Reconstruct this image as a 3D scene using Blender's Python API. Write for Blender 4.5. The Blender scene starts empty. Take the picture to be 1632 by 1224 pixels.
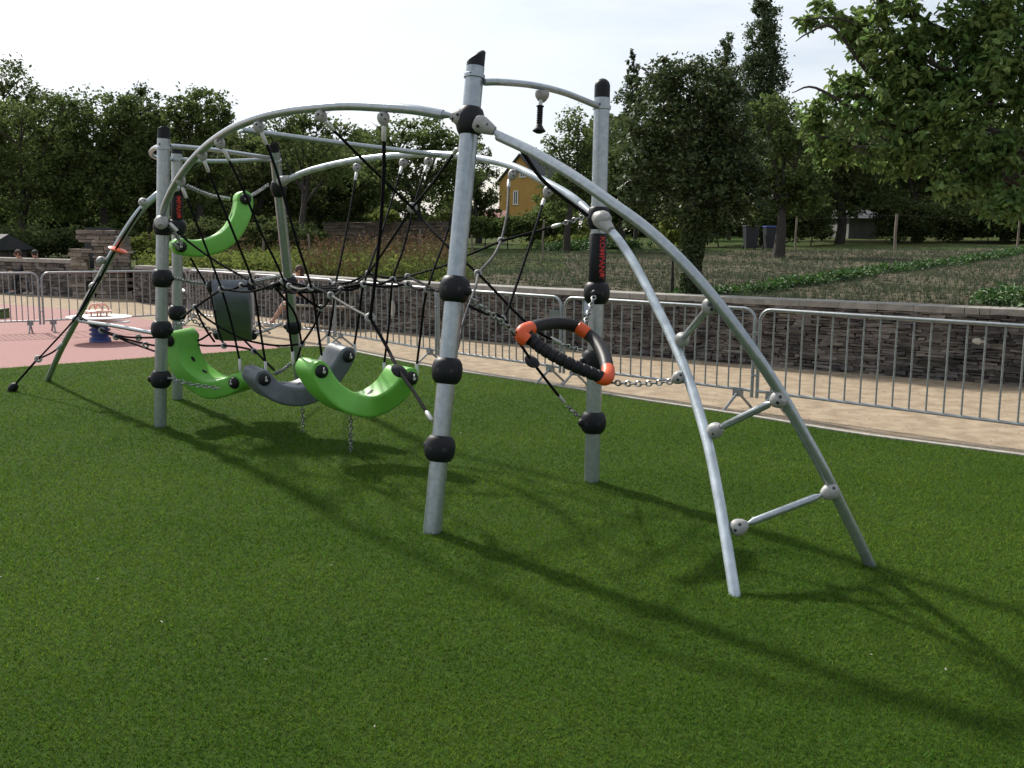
import bpy, bmesh, math, random
import numpy as np
from mathutils import Vector, Matrix
R = math.radians
random.seed(7); rng = np.random.default_rng(11)
scene = bpy.context.scene
col = scene.collection

# ------------------------------------------------------------------ camera
F_PX, CU, CV = 1600.0, 816.0, 612.0
PITCH, ROLL, HCAM = math.atan(234/1600.0), 0.010, 1.75
ct, st, cr, sr = math.cos(PITCH), math.sin(PITCH), math.cos(ROLL), math.sin(ROLL)
FW = Vector((0, ct, -st)); R0 = Vector((1, 0, 0)); U0 = Vector((0, st, ct))
RT = R0*cr + U0*sr; UP = U0*cr - R0*sr
CAM = Vector((0, 0, HCAM))
cd = bpy.data.cameras.new('camera'); cam = bpy.data.objects.new('camera', cd); col.objects.link(cam)
cd.sensor_width = 36; cd.lens = F_PX/1632*36; cd.clip_end = 2000; cd.clip_start = 0.05
M = Matrix.Identity(4)
for i in range(3):
    M[i][0], M[i][1], M[i][2], M[i][3] = RT[i], UP[i], -FW[i], CAM[i]
cam.matrix_world = M
scene.camera = cam

# ------------------------------------------------------------------ world, sun
SUN_AZ, SUN_EL = -35.5, 38.8
w = bpy.data.worlds.new('World'); scene.world = w; w.use_nodes = True
nt = w.node_tree; nt.nodes.clear()
out = nt.nodes.new('ShaderNodeOutputWorld'); bg = nt.nodes.new('ShaderNodeBackground')
sky = nt.nodes.new('ShaderNodeTexSky'); sky.sky_type = 'NISHITA'; sky.sun_disc = False
sky.sun_elevation = R(SUN_EL); sky.sun_rotation = R(SUN_AZ); sky.air_density = 1.0; sky.dust_density = 2.0
tc = nt.nodes.new('ShaderNodeTexCoord'); mp = nt.nodes.new('ShaderNodeMapping'); mp.inputs['Scale'].default_value = (1.2, 1.2, 5)
nz = nt.nodes.new('ShaderNodeTexNoise'); nz.inputs['Scale'].default_value = 1.7; nz.inputs['Detail'].default_value = 8; nz.inputs['Roughness'].default_value = .58
rp = nt.nodes.new('ShaderNodeValToRGB'); rp.color_ramp.elements[0].position = .38; rp.color_ramp.elements[1].position = .58
rp.color_ramp.elements[0].color = (.30, .30, .30, 1); rp.color_ramp.elements[1].color = (1, 1, 1, 1)
mx = nt.nodes.new('ShaderNodeMix'); mx.data_type = 'RGBA'
# thin bright cloud, brighter round the sun
dt = nt.nodes.new('ShaderNodeVectorMath'); dt.operation = 'DOT_PRODUCT'
dt.inputs[1].default_value = (math.sin(R(SUN_AZ))*math.cos(R(SUN_EL)), math.cos(R(SUN_AZ))*math.cos(R(SUN_EL)), math.sin(R(SUN_EL)))
mr = nt.nodes.new('ShaderNodeMapRange'); mr.inputs['From Min'].default_value = -.3; mr.inputs['From Max'].default_value = .95
mr.inputs['To Min'].default_value = 5.4; mr.inputs['To Max'].default_value = 8.9
cc = nt.nodes.new('ShaderNodeMix'); cc.data_type = 'RGBA'; cc.blend_type = 'MULTIPLY'; cc.inputs[0].default_value = 1
cc.inputs[6].default_value = (.92, .97, 1.04, 1)
L = nt.links.new
L(tc.outputs['Generated'], mp.inputs[0]); L(mp.outputs[0], nz.inputs['Vector']); L(nz.outputs['Fac'], rp.inputs[0])
L(tc.outputs['Generated'], dt.inputs[0]); L(dt.outputs['Value'], mr.inputs['Value'])
L(mr.outputs['Result'], cc.inputs[7]); L(rp.outputs['Color'], mx.inputs[0])
L(sky.outputs[0], mx.inputs[6]); L(cc.outputs[2], mx.inputs[7]); L(mx.outputs[2], bg.inputs[0]); L(bg.outputs[0], out.inputs[0])
bg.inputs['Strength'].default_value = .10
sl = bpy.data.lights.new('sun', 'SUN'); so = bpy.data.objects.new('sun', sl); col.objects.link(so)
sl.energy = 4.3; sl.angle = R(2.2); sl.color = (1, .95, .87)
sd = Vector(dt.inputs[1].default_value)
so.rotation_euler = sd.to_track_quat('Z', 'Y').to_euler(); so.location = sd*30
scene.view_settings.view_transform = 'Standard'; scene.view_settings.look = 'None'
scene.view_settings.exposure = 0.36; scene.view_settings.gamma = 1
try:
    scene.cycles.max_bounces = 6; scene.cycles.transparent_max_bounces = 4
except Exception: pass

# ------------------------------------------------------------------ pixel -> world (places real things at real depths)
def P(u, v, d):
    return CAM + FW*d + RT*((u-CU)/F_PX*d) - UP*((v-CV)/F_PX*d)
def G(u, v, z=0.0):
    r = FW + RT*((u-CU)/F_PX) - UP*((v-CV)/F_PX)
    return CAM + r*((z-HCAM)/r.z)

# ------------------------------------------------------------------ materials
MT = {}
def mat(name, c, rough=.7, metal=0, var=.0, c2=None, scale=8, bump=0, bscale=40, island=0, transl=0, spec=.5, detail=6, coord='Object', stretch=None, ramp=(.35, .65)):
    m = bpy.data.materials.new(name); m.use_nodes = True; t = m.node_tree; N = t.nodes; b = N['Principled BSDF']
    b.inputs['Roughness'].default_value = rough; b.inputs['Metallic'].default_value = metal
    b.inputs['Specular IOR Level'].default_value = spec
    co = N.new('ShaderNodeTexCoord'); vec = co.outputs[coord]
    if stretch:
        mp_ = N.new('ShaderNodeMapping'); mp_.inputs['Scale'].default_value = stretch; t.links.new(vec, mp_.inputs[0]); vec = mp_.outputs[0]
    src = None
    if c2 is not None:
        n = N.new('ShaderNodeTexNoise'); n.inputs['Scale'].default_value = scale; n.inputs['Detail'].default_value = detail
        t.links.new(vec, n.inputs['Vector'])
        r_ = N.new('ShaderNodeValToRGB'); r_.color_ramp.elements[0].position = ramp[0]; r_.color_ramp.elements[1].position = ramp[1]
        r_.color_ramp.elements[0].color = (*c, 1); r_.color_ramp.elements[1].color = (*c2, 1)
        t.links.new(n.outputs['Fac'], r_.inputs[0]); src = r_.outputs[0]
    if island:
        g = N.new('ShaderNodeNewGeometry'); h = N.new('ShaderNodeHueSaturation')
        m1 = N.new('ShaderNodeMapRange'); m1.inputs['To Min'].default_value = 1-island; m1.inputs['To Max'].default_value = 1+island
        m2 = N.new('ShaderNodeMath'); m2.operation = 'MULTIPLY'; m2.inputs[1].default_value = 7.31
        m3 = N.new('ShaderNodeMath'); m3.operation = 'FRACT'
        m4 = N.new('ShaderNodeMapRange'); m4.inputs['To Min'].default_value = .5-.06*min(1, island); m4.inputs['To Max'].default_value = .5+.04*min(1, island)
        t.links.new(g.outputs['Random Per Island'], m1.inputs[0]); t.links.new(m1.outputs[0], h.inputs['Value'])
        t.links.new(g.outputs['Random Per Island'], m2.inputs[0]); t.links.new(m2.outputs[0], m3.inputs[0]); t.links.new(m3.outputs[0], m4.inputs[0]); t.links.new(m4.outputs[0], h.inputs['Hue'])
        if src: t.links.new(src, h.inputs['Color'])
        else: h.inputs['Color'].default_value = (*c, 1)
        src = h.outputs[0]
    if src: t.links.new(src, b.inputs['Base Color'])
    else: b.inputs['Base Color'].default_value = (*c, 1)
    if bump:
        n = N.new('ShaderNodeTexNoise'); n.inputs['Scale'].default_value = bscale; n.inputs['Detail'].default_value = 8
        t.links.new(vec, n.inputs['Vector'])
        bp = N.new('ShaderNodeBump'); bp.inputs['Strength'].default_value = bump; bp.inputs['Distance'].default_value = .02
        t.links.new(n.outputs['Fac'], bp.inputs['Height']); t.links.new(bp.outputs[0], b.inputs['Normal'])
    if transl:
        tr = N.new('ShaderNodeBsdfTranslucent'); ms = N.new('ShaderNodeMixShader'); ms.inputs[0].default_value = transl
        if src: t.links.new(src, tr.inputs[0])
        else: tr.inputs[0].default_value = (*c, 1)
        t.links.new(b.outputs[0], ms.inputs[1]); t.links.new(tr.outputs[0], ms.inputs[2]); t.links.new(ms.outputs[0], N['Material Output'].inputs[0])
    MT[name] = m
    return m
mat('galv', (.33, .37, .395), .30, .68, c2=(.41, .45, .475), scale=30, bump=.05, bscale=60)
mat('galv_worn', (.38, .43, .46), .33, .45, c2=(.60, .66, .70), scale=9, bump=.08, bscale=50)
mat('galv_small', (.22, .235, .235), .5, .5, c2=(.30, .32, .32), scale=30)
mat('galv_frame', (.28, .30, .305), .42, .6, c2=(.36, .38, .385), scale=25)
mat('black_plastic', (.009, .010, .013), .5, spec=.28, bump=.05, bscale=200)
mat('black_rubber', (.011, .011, .013), .6, spec=.3, bump=.1, bscale=150)
mat('grey_cast', (.29, .285, .275), .5, c2=(.38, .375, .36), scale=40, bump=.08, bscale=120)
mat('ferrule', (.55, .55, .53), .4, .3)
mat('bolt_dark', (.03, .03, .032), .4, .3)
mat('green_plastic', (.13, .42, .045), .44, c2=(.16, .47, .065), scale=14, ramp=(.3, .85), bump=.06, bscale=160)
mat('grey_plastic', (.10, .115, .135), .46, c2=(.15, .165, .185), scale=14, ramp=(.3, .85), bump=.03, bscale=180)
mat('orange_plastic', (.75, .10, .02), .42)
mat('red_ink', (.55, .02, .02), .5)
mat('rope', (.007, .007, .008), .85, spec=.12, bump=.7, bscale=90)
mat('rope_grey', (.10, .10, .095), .7, c2=(.03, .03, .03), scale=120, bump=.6, bscale=120)
mat('chain', (.12, .125, .125), .3, .6, c2=(.5, .51, .5), scale=60, ramp=(.42, .58))  # pale noise patches paint bright glints onto the dark links
mat('turf_base', (.028, .062, .007), .95, c2=(.062, .112, .013), scale=55, bump=.9, bscale=260, detail=10, spec=.1)
mat('turf_blade', (.058, .135, .010), .7, c2=(.100, .186, .018), scale=.55, ramp=(.40, .60), island=.62, transl=.40, spec=.12, coord='Object')
mat('rubber', (.29, .15, .138), .9, c2=(.41, .24, .22), scale=170, bump=.35, bscale=300, spec=.2)
mat('sand', (.29, .225, .155), .95, c2=(.42, .335, .235), scale=5, bump=.7, bscale=70, spec=.1, detail=12)
mat('edge_gravel', (.17, .135, .10), .95, c2=(.27, .22, .165), scale=30, bump=.7, bscale=90)
mat('kerb', (.30, .28, .23), .9, c2=(.42, .39, .33), scale=14, bump=.4, bscale=60)
mat('stone', (.065, .060, .057), .85, c2=(.17, .15, .13), scale=3, island=.55, bump=.6, bscale=25, spec=.3)
mat('old_stone', (.17, .145, .12), .9, c2=(.25, .215, .175), scale=3, island=.45, bump=.6, bscale=25)
mat('old_brick', (.085, .062, .048), .95, c2=(.12, .09, .07), scale=3, island=.4)
mat('stone_core', (.022, .02, .018), .95)
mat('white_stone', (.55, .52, .45), .9, bump=.3)
mat('cap', (.24, .225, .20), .9, c2=(.34, .32, .285), scale=6, bump=.5, bscale=30)
mat('soil', (.082, .070, .048), .98, c2=(.120, .104, .072), scale=.8, bump=1.0, bscale=9, spec=.05, detail=12)
mat('lawn', (.035, .065, .014), .95, c2=(.07, .075, .028), scale=.35, bump=.6, bscale=30, spec=.05)  # tree shade on the far grass is put into this darker albedo
mat('seedling', (.085, .115, .065), .8, island=.5, transl=.2, spec=.1)
mat('crop_leaf', (.055, .125, .028), .6, island=.5, transl=.25)
mat('meadow', (.15, .145, .05), .8, c2=(.06, .10, .03), scale=.5, island=.6, transl=.3, spec=.1)
mat('rust_weed', (.15, .10, .05), .8, island=.5, transl=.2, spec=.1)
mat('leaf_dark', (.078, .104, .036), .8, island=.3, transl=.5, spec=.08)
mat('leaf_mid', (.100, .140, .044), .8, island=.35, transl=.5, spec=.08)
mat('leaf_light', (.145, .185, .045), .75, island=.35, transl=.45, spec=.1)
mat('leaf_blue', (.08, .112, .052), .8, island=.3, transl=.4, spec=.08)
mat('walnut', (.115, .200, .056), .5, c2=(.185, .265, .08), scale=1.3, island=.45, transl=.5, spec=.3)
mat('ivy', (.070, .102, .038), .5, island=.6, transl=.25, spec=.25)
mat('bark', (.032, .027, .022), .95, c2=(.06, .052, .042), scale=9, bump=1, bscale=18, stretch=(3, 3, .6))
mat('yellow_render', (.43, .245, .065), .9, c2=(.48, .28, .08), scale=1.2, bump=.1)
mat('slate', (.04, .04, .046), .8, c2=(.06, .06, .066), scale=3, bump=.3, bscale=12)
mat('tile', (.24, .085, .06), .8, c2=(.17, .06, .045), scale=2)
mat('wood', (.17, .14, .105), .85, c2=(.24, .2, .155), scale=12, bump=.4, stretch=(1, 1, .2))
mat('white_paint', (.75, .74, .71), .5)
mat('pale_wall', (.15, .145, .135), .9, c2=(.1, .1, .095), scale=2)
mat('glass', (.02, .025, .03), .08)
mat('blue_paint', (.03, .06, .22), .4)
mat('pink_plastic', (.72, .42, .34), .5)
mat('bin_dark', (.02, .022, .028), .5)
mat('paper', (.62, .68, .82), .8)
mat('tag_blue', (.06, .10, .33), .5)
mat('skin', (.48, .26, .18), .6)
mat('hair_brown', (.06, .03, .018), .7, bump=.6, bscale=90)
mat('hair_dark', (.015, .011, .01), .7, bump=.6, bscale=90)
mat('cloth_dark', (.018, .018, .022), .9, bump=.2)
mat('cloth_print', (.06, .06, .09), .9, c2=(.34, .30, .33), scale=26, ramp=(.5, .56))
mat('cloth_grey', (.22, .22, .21), .9)
mat('jeans', (.035, .045, .07), .9)
mat('cloth_teal', (.05, .16, .18), .8)
mat('shoe_white', (.55, .53, .5), .7)

# ------------------------------------------------------------------ objects
def put(o, parent=None, label=None, cat=None, group=None, kind=None):
    col.objects.link(o)
    if parent is not None: o.parent = parent
    if label: o['label'] = label
    if cat: o['category'] = cat
    if group: o['group'] = group
    if kind: o['kind'] = kind
    return o
def thing(name, label, cat, group=None, loc=(0, 0, 0)):
    o = bpy.data.objects.new(name, None); o.empty_display_size = .1; o.location = loc
    return put(o, None, label, cat, group)

class MB:
    def __init__(s): s.v = []; s.f = []
    def add(s, vs, fs):
        k = len(s.v); s.v += [tuple(x) for x in vs]; s.f += [tuple(i+k for i in f) for f in fs]; return s
    def tube(s, pts, r, n=12, cap=True):
        pts = [Vector(p) for p in pts]; m = len(pts)
        rs = [r]*m if isinstance(r, (int, float)) else list(r)
        T = [(pts[min(i+1, m-1)]-pts[max(i-1, 0)]).normalized() for i in range(m)]
        a = Vector((0, 0, 1)) if abs(T[0].z) < .9 else Vector((1, 0, 0))
        x = (a - T[0]*a.dot(T[0])).normalized(); vs = []
        for i in range(m):
            x = (x - T[i]*x.dot(T[i])).normalized(); y = T[i].cross(x)
            for k in range(n):
                an = 2*math.pi*k/n; vs.append(pts[i] + (x*math.cos(an)+y*math.sin(an))*rs[i])
        fs = [(i*n+k, i*n+(k+1) % n, (i+1)*n+(k+1) % n, (i+1)*n+k) for i in range(m-1) for k in range(n)]
        if cap: fs += [tuple(range(n-1, -1, -1)), tuple((m-1)*n+k for k in range(n))]
        return s.add(vs, fs)
    def lathe(s, origin, axis, prof, n=20):    # prof: (radius, height)
        axis = Vector(axis).normalized(); o = Vector(origin)
        return s.tube2([o+axis*h for _, h in prof], [q for q, _ in prof], axis, n)
    def tube2(s, pts, rs, ax, n):
        a = Vector((0, 0, 1)) if abs(ax.z) < .9 else Vector((1, 0, 0))
        x = (a-ax*a.dot(ax)).normalized(); y = ax.cross(x); vs = []
        for p, r in zip(pts, rs):
            for k in range(n):
                an = 2*math.pi*k/n; vs.append(p+(x*math.cos(an)+y*math.sin(an))*r)
        m = len(pts)
        fs = [(i*n+k, i*n+(k+1) % n, (i+1)*n+(k+1) % n, (i+1)*n+k) for i in range(m-1) for k in range(n)]
        fs += [tuple(range(n-1, -1, -1)), tuple((m-1)*n+k for k in range(n))]
        return s.add(vs, fs)
    def ball(s, c, r, n=16, m=10, sc=(1, 1, 1)):
        c = Vector(c); vs = []
        for i in range(m+1):
            th = math.pi*(i+.02)/(m+.04)
            for k in range(n):
                ph = 2*math.pi*k/n
                vs.append(c+Vector((r*sc[0]*math.sin(th)*math.cos(ph), r*sc[1]*math.sin(th)*math.sin(ph), r*sc[2]*math.cos(th))))
        fs = [(i*n+k, (i+1)*n+k, (i+1)*n+(k+1) % n, i*n+(k+1) % n) for i in range(m) for k in range(n)]
        fs += [tuple(range(n)), tuple(m*n+k for k in range(n-1, -1, -1))]
        return s.add(vs, fs)
    def box(s, c, sx, sy, sz, rot=None):
        c = Vector(c); vs = []
        for z in (-.5, .5):
            for x, y in ((-.5, -.5), (.5, -.5), (.5, .5), (-.5, .5)):
                q = Vector((x*sx, y*sy, z*sz)); vs.append(c+(rot @ q if rot else q))
        return s.add(vs, [(3, 2, 1, 0), (4, 5, 6, 7), (0, 1, 5, 4), (1, 2, 6, 5), (2, 3, 7, 6), (3, 0, 4, 7)])
    def torus(s, c, nrm, R_, r_, n=20, m=10, flat=1.0):
        nrm = Vector(nrm).normalized(); a = Vector((0, 0, 1)) if abs(nrm.z) < .9 else Vector((1, 0, 0))
        x = (a-nrm*a.dot(nrm)).normalized(); y = nrm.cross(x); c = Vector(c); vs = []
        for i in range(n):
            a1 = 2*math.pi*i/n; e = x*math.cos(a1)+y*math.sin(a1)
            for k in range(m):
                a2 = 2*math.pi*k/m; vs.append(c+e*(R_+r_*math.cos(a2))+nrm*(r_*flat*math.sin(a2)))
        fs = [(i*m+k, ((i+1) % n)*m+k, ((i+1) % n)*m+(k+1) % m, i*m+(k+1) % m) for i in range(n) for k in range(m)]
        return s.add(vs, fs)
    def build(s, name, material, parent=None, smooth=40, bevel=0, **kw):
        me = bpy.data.meshes.new(name); me.from_pydata(s.v, [], s.f)
        mats = material if isinstance(material, (list, tuple)) else [material]
        for q in mats: me.materials.append(MT[q])
        me.validate(); fix(me)
        if smooth:
            me.shade_smooth(); me.set_sharp_from_angle(angle=R(smooth))
        o = bpy.data.objects.new(name, me); put(o, parent, **kw)
        if bevel:
            b = o.modifiers.new('bevel', 'BEVEL'); b.width = bevel; b.segments = 2; b.limit_method = 'ANGLE'
        return o
def fix(me):
    b = bmesh.new(); b.from_mesh(me); bmesh.ops.recalc_face_normals(b, faces=b.faces); b.to_mesh(me); b.free()

def spline(pts, n=8):       # Catmull-Rom
    pts = [Vector(p) for p in pts]; Q = [pts[0]*2-pts[1]]+pts+[pts[-1]*2-pts[-2]]; o_ = []
    for i in range(1, len(Q)-2):
        for k in range(n):
            t = k/n; a, b, c, d = Q[i-1], Q[i], Q[i+1], Q[i+2]
            o_.append(.5*((2*b)+(c-a)*t+(2*a-5*b+4*c-d)*t*t+(3*b-a-3*c+d)*t**3))
    o_.append(pts[-1]); return o_
def npmesh(name, V, Fc, material, parent=None, smooth=False, **kw):   # V (n,3), Fc (m,k)
    me = bpy.data.meshes.new(name); n, k = Fc.shape
    me.vertices.add(len(V)); me.vertices.foreach_set('co', V.astype(np.float32).ravel())
    me.loops.add(n*k); me.loops.foreach_set('vertex_index', Fc.astype(np.int32).ravel())
    me.polygons.add(n); me.polygons.foreach_set('loop_start', np.arange(0, n*k, k, dtype=np.int32))
    me.materials.append(MT[material]); me.update(calc_edges=True)
    if smooth: me.shade_smooth()
    o = bpy.data.objects.new(name, me); return put(o, parent, **kw)

# ================================================================== SETTING
TURF = [(-700, 640), (0, 588), (244, 570), (447, 555.5), (500, 553.5), (540, 557), (579, 565), (679, 585), (780, 601), (899, 619), (999, 636), (1201, 667), (1357, 693), (1623, 728)]
tw = [G(*p) for p in TURF]
dr = (tw[-1]-tw[-2]).normalized(); tw.append(tw[-1]+dr*8)
def sheet(name, pts, z, material, kind='structure'):
    b = MB(); b.add([(p[0], p[1], z) for p in pts], [tuple(range(len(pts)))])
    return b.build(name, material, smooth=0, kind=kind)
g = MB(); g.add([(-400, -60, 0), (400, -60, 0), (400, 600, 0), (-400, 600, 0)], [(0, 1, 2, 3)]); g.build('ground', 'sand', smooth=0, kind='structure')
turf_poly = [(p.x, p.y) for p in tw] + [(tw[-1].x, -4), (tw[0].x-2, -4), (tw[0].x-2, tw[0].y)]
sheet('turf', turf_poly, .008, 'turf_base')
pk = [G(*p) for p in [(447, 554), (400, 543), (330, 527), (230, 509), (150, 497), (60, 489), (-60, 480), (-600, 470)]]
rub = [(p.x, p.y) for p in pk]+[(p.x, p.y-.15) for p in tw[0:4]]
sheet('rubber_surface', rub, .004, 'rubber')
# kerb along the gravel side of the turf
kb = MB(); kp = [Vector((p.x, p.y, 0)) for p in tw[3:]]; kp = spline(kp, 4)
for a, b in zip(kp[:-1], kp[1:]):
    d_ = (b-a).normalized(); n_ = Vector((-d_.y, d_.x, 0)); 
    if n_.y < 0: n_ = -n_
    k = len(kb.v); vs = []
    for q in (a, b):
        for o_, z in ((0, 0), (0, .022), (.07, .022), (.07, 0)): vs.append(q+n_*o_+Vector((0, 0, z)))
    kb.add(vs, [(0, 1, 5, 4), (1, 2, 6, 5), (2, 3, 7, 6)])
kb.build('kerb', 'kerb', smooth=0, kind='structure')
st_b = MB(); wv = []
for a, b in zip(kp[:-1], kp[1:]):
    d_ = (b-a).normalized(); n_ = Vector((-d_.y, d_.x, 0)); n_ = n_ if n_.y > 0 else -n_
    o1 = .27+.04*math.sin(a.x*5); wv.append((a+n_*.06, a+n_*o1))
for (a0, a1), (b0, b1) in zip(wv[:-1], wv[1:]):
    st_b.add([(*a0[:2], .004), (*b0[:2], .004), (*b1[:2], .004), (*a1[:2], .004)], [(0, 1, 2, 3)])
st_b.build('path_edge', 'edge_gravel', smooth=0, kind='structure')
# pebbles and crumbs scattered on the gravel path
def scatter_on(poly_fn, n, rmin, rmax, name, material, zf=lambda x, y: 0, box=(-10, 14, 5, 25)):
    V = []; Fc = []; c = 0
    base = np.array([(1, 0, 0), (-1, 0, 0), (0, 1, 0), (0, -1, 0), (0, 0, 1), (0, 0, -1)], float)
    fc = np.array([(0, 2, 4), (2, 1, 4), (1, 3, 4), (3, 0, 4), (2, 0, 5), (1, 2, 5), (3, 1, 5), (0, 3, 5)])
    while c < n:
        x = rng.uniform(box[0], box[1]); y = rng.uniform(box[2], box[3])
        if not poly_fn(x, y): continue
        r_ = rng.uniform(rmin, rmax)
        V.append(base*r_*np.array([1, rng.uniform(.6, 1), .5])+np.array([x, y, zf(x, y)])); Fc.append(fc+6*c); c += 1
    return np.vstack(V), np.vstack(Fc)
def inpoly(px, py, poly):
    c = np.zeros(px.shape, bool); n = len(poly); j = n-1
    for i in range(n):
        xi, yi = poly[i]; xj, yj = poly[j]
        if yi != yj: c ^= ((yi > py) != (yj > py)) & (px < (xj-xi)*(py-yi)/(yj-yi)+xi)
        j = i
    return c
def outside(x, y):
    return not inpoly(np.array([x]), np.array([y]), turf_poly)[0] and not inpoly(np.array([x]), np.array([y]), rub)[0]
V, Fc = scatter_on(outside, 9000, .005, .016, 'pebbles', 'sand')
npmesh('gravel', V, Fc, 'kerb', kind='stuff', label='loose pebbles scattered on the beige sand path')

# ---- turf blades
def blades():
    Vs = []; tot = 0
    edges = [1.7, 2.3, 3, 3.8, 4.8, 6, 7.5, 9.5, 12, 16]
    for a, b in zip(edges[:-1], edges[1:]):
        m = (a+b)/2; rho = 26000*min(1, (2.6/m)**1.55); wd = 1.16*m+1.6
        n = int(rho*(b-a)*wd)
        y = rng.uniform(a, b, n); x = rng.uniform(-wd/2, wd/2, n)
        ok = inpoly(x, y, turf_poly); x = x[ok]; y = y[ok]; n = len(x)
        sc = (m/2.8)**.5 if m > 2.8 else 1
        h = rng.uniform(.006, .017, n)*min(sc, 1.4)
        wdt = rng.uniform(.0010, .0024, n)*sc*1.1
        # small tufts: shared lean from smooth noise
        ln = np.sin(x*9.1+np.sin(y*7.3)*2)*.5+np.sin(y*11.7+x*5.1)*.5
        an = rng.uniform(0, 2*np.pi, n)+ln; le = rng.uniform(.2, 1.5, n)*h
        c = np.stack([x, y, np.full(n, .007)], 1); dirv = np.stack([np.cos(an), np.sin(an), np.zeros(n)], 1)
        a2 = rng.uniform(0, 2*np.pi, n); side = np.stack([np.cos(a2), np.sin(a2), np.zeros(n)], 1)
        v0 = c-side*wdt[:, None]; v1 = c+side*wdt[:, None]; up = np.zeros((n, 3)); up[:, 2] = 1
        v2 = c+dirv*le[:, None]+up*h[:, None]
        Vs.append(np.stack([v0, v1, v2], 1).reshape(-1, 3))
    V = np.vstack(Vs); return V, np.arange(len(V)).reshape(-1, 3)
V, Fc = blades()
npmesh('grass', V, Fc, 'turf_blade', kind='stuff', label='short green artificial grass pile of the play area')

# ---- stone wall line
WPX = [(2300, 670), (1900, 636), (1632, 612), (1500, 602), (1130, 573), (980, 561), (640, 528), (520, 515), (380, 496), (230, 481)]
wl = [G(*p) for p in WPX]; wl = [Vector((p.x, p.y, 0)) for p in wl]
def wall_dist(x, y):        # signed distance behind a straight fit of the wall
    a = Vector((wl[2].x, wl[2].y)); b = Vector((-13.7, 28.9)); d_ = (b-a).normalized(); n_ = Vector((d_.y, -d_.x))
    if n_.y < 0: n_ = -n_
    return (Vector((x, y))-a).dot(n_)
def zf(x, y):
    q = wall_dist(x, y)
    return .74+.033*min(max(q, 0), 36)+.006*max(q-36, 0)+.018*math.sin(x*1.7+y*.9)+.015*math.sin(x*.6-y*1.3)
def GF(u, v):               # ray onto the field
    r = FW + RT*((u-CU)/F_PX) - UP*((v-CV)/F_PX); t = 8.0
    for _ in range(4000):
        p = CAM+r*t
        if p.z <= zf(p.x, p.y) and wall_dist(p.x, p.y) > 0: return p
        t += .04
    return CAM+r*60
def stonework(mb, a, b, H, dep, sy=.034, sx=(.07, .30), face=1, ends=True):
    d_ = (b-a); Ln = d_.length; d_.normalize(); n_ = Vector((d_.y, -d_.x, 0))
    if n_.y > 0: n_ = -n_
    rot = Matrix(((d_.x, -n_.x, 0), (d_.y, -n_.y, 0), (0, 0, 1)))
    z = 0
    while z < H-.01:
        h = random.uniform(sy*.6, sy*1.5); h = min(h, H-z); x = -random.uniform(0, .1)
        while x < Ln:
            l_ = random.uniform(*sx); hh = h*random.uniform(.78, .97); out_ = random.uniform(-.018, .018)
            c = a+d_*(x+l_/2)+n_*(dep/2-.02+out_)+Vector((0, 0, z+h/2))
            k = len(mb.v); t_ = Matrix.Rotation(random.uniform(-.03, .03), 3, 'Y')
            mb.box(c, l_*.965, .10, hh, rot @ t_)
            for i in range(k, k+8):
                q = mb.v[i]; mb.v[i] = (q[0]+random.uniform(-.016, .016), q[1]+random.uniform(-.012, .012), q[2]+random.uniform(-.009, .009))
            x += l_
        z += h
WH = .86
sw = thing('stone_wall', 'long dry slate wall with pale concrete coping between the sand path and the ploughed field', 'wall', loc=tuple(wl[4]))
def offp(o, p): return Vector(p)-o.location
mbS, mbC, mbK = MB(), MB(), MB()
for a, b in zip(wl[:-1], wl[1:]):
    stonework(mbS, a, b, WH, .4)
    d_ = (b-a).normalized(); n_ = Vector((d_.y, -d_.x, 0)); n_ = n_ if n_.y < 0 else -n_
    ang = math.atan2(d_.y, d_.x); rz = Matrix.Rotation(ang, 3, 'Z')
    mbC.box((a+b)/2+Vector((0, 0, WH/2)), (b-a).length, .36, WH-.01, rz)
Nn = 70
cps = spline(wl, 7)
for a, b in zip(cps[:-1], cps[1:]):
    ang = math.atan2((b-a).y, (b-a).x); j = random.uniform(-.004, .004)
    mbK.box((a+b)/2+Vector((0, 0, WH+.035+j)), (b-a).length*1.0, .47, .085, Matrix.Rotation(ang, 3, 'Z'))
def shift(mb, o):
    mb.v = [tuple(Vector(q)-o.location) for q in mb.v]; return mb
shift(mbS, sw).build('stonework', 'stone', sw, smooth=0)
shift(mbC, sw).build('core', 'stone_core', sw, smooth=0)
shift(mbK, sw).build('coping', 'cap', sw, smooth=0, bevel=.008)
ws = MB(); c = P(1568, 543, 12.55); ws.ball(c, 1, sc=(.155, .05, .06), n=9, m=5)
ws.v = [(q[0]+random.uniform(-.012, .012), q[1], q[2]+random.uniform(-.01, .01)) for q in ws.v]
shift(ws, sw).build('white_block', 'white_stone', sw, smooth=0, label='white quartz block set in the dark slate')
ws = MB(); c = P(626, 492, 18.3); ws.ball(c, 1, sc=(.05, .05, .16), n=9, m=5)
shift(ws, sw).build('white_block', 'white_stone', sw, smooth=0, label='small upright white block in the wall')

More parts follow.
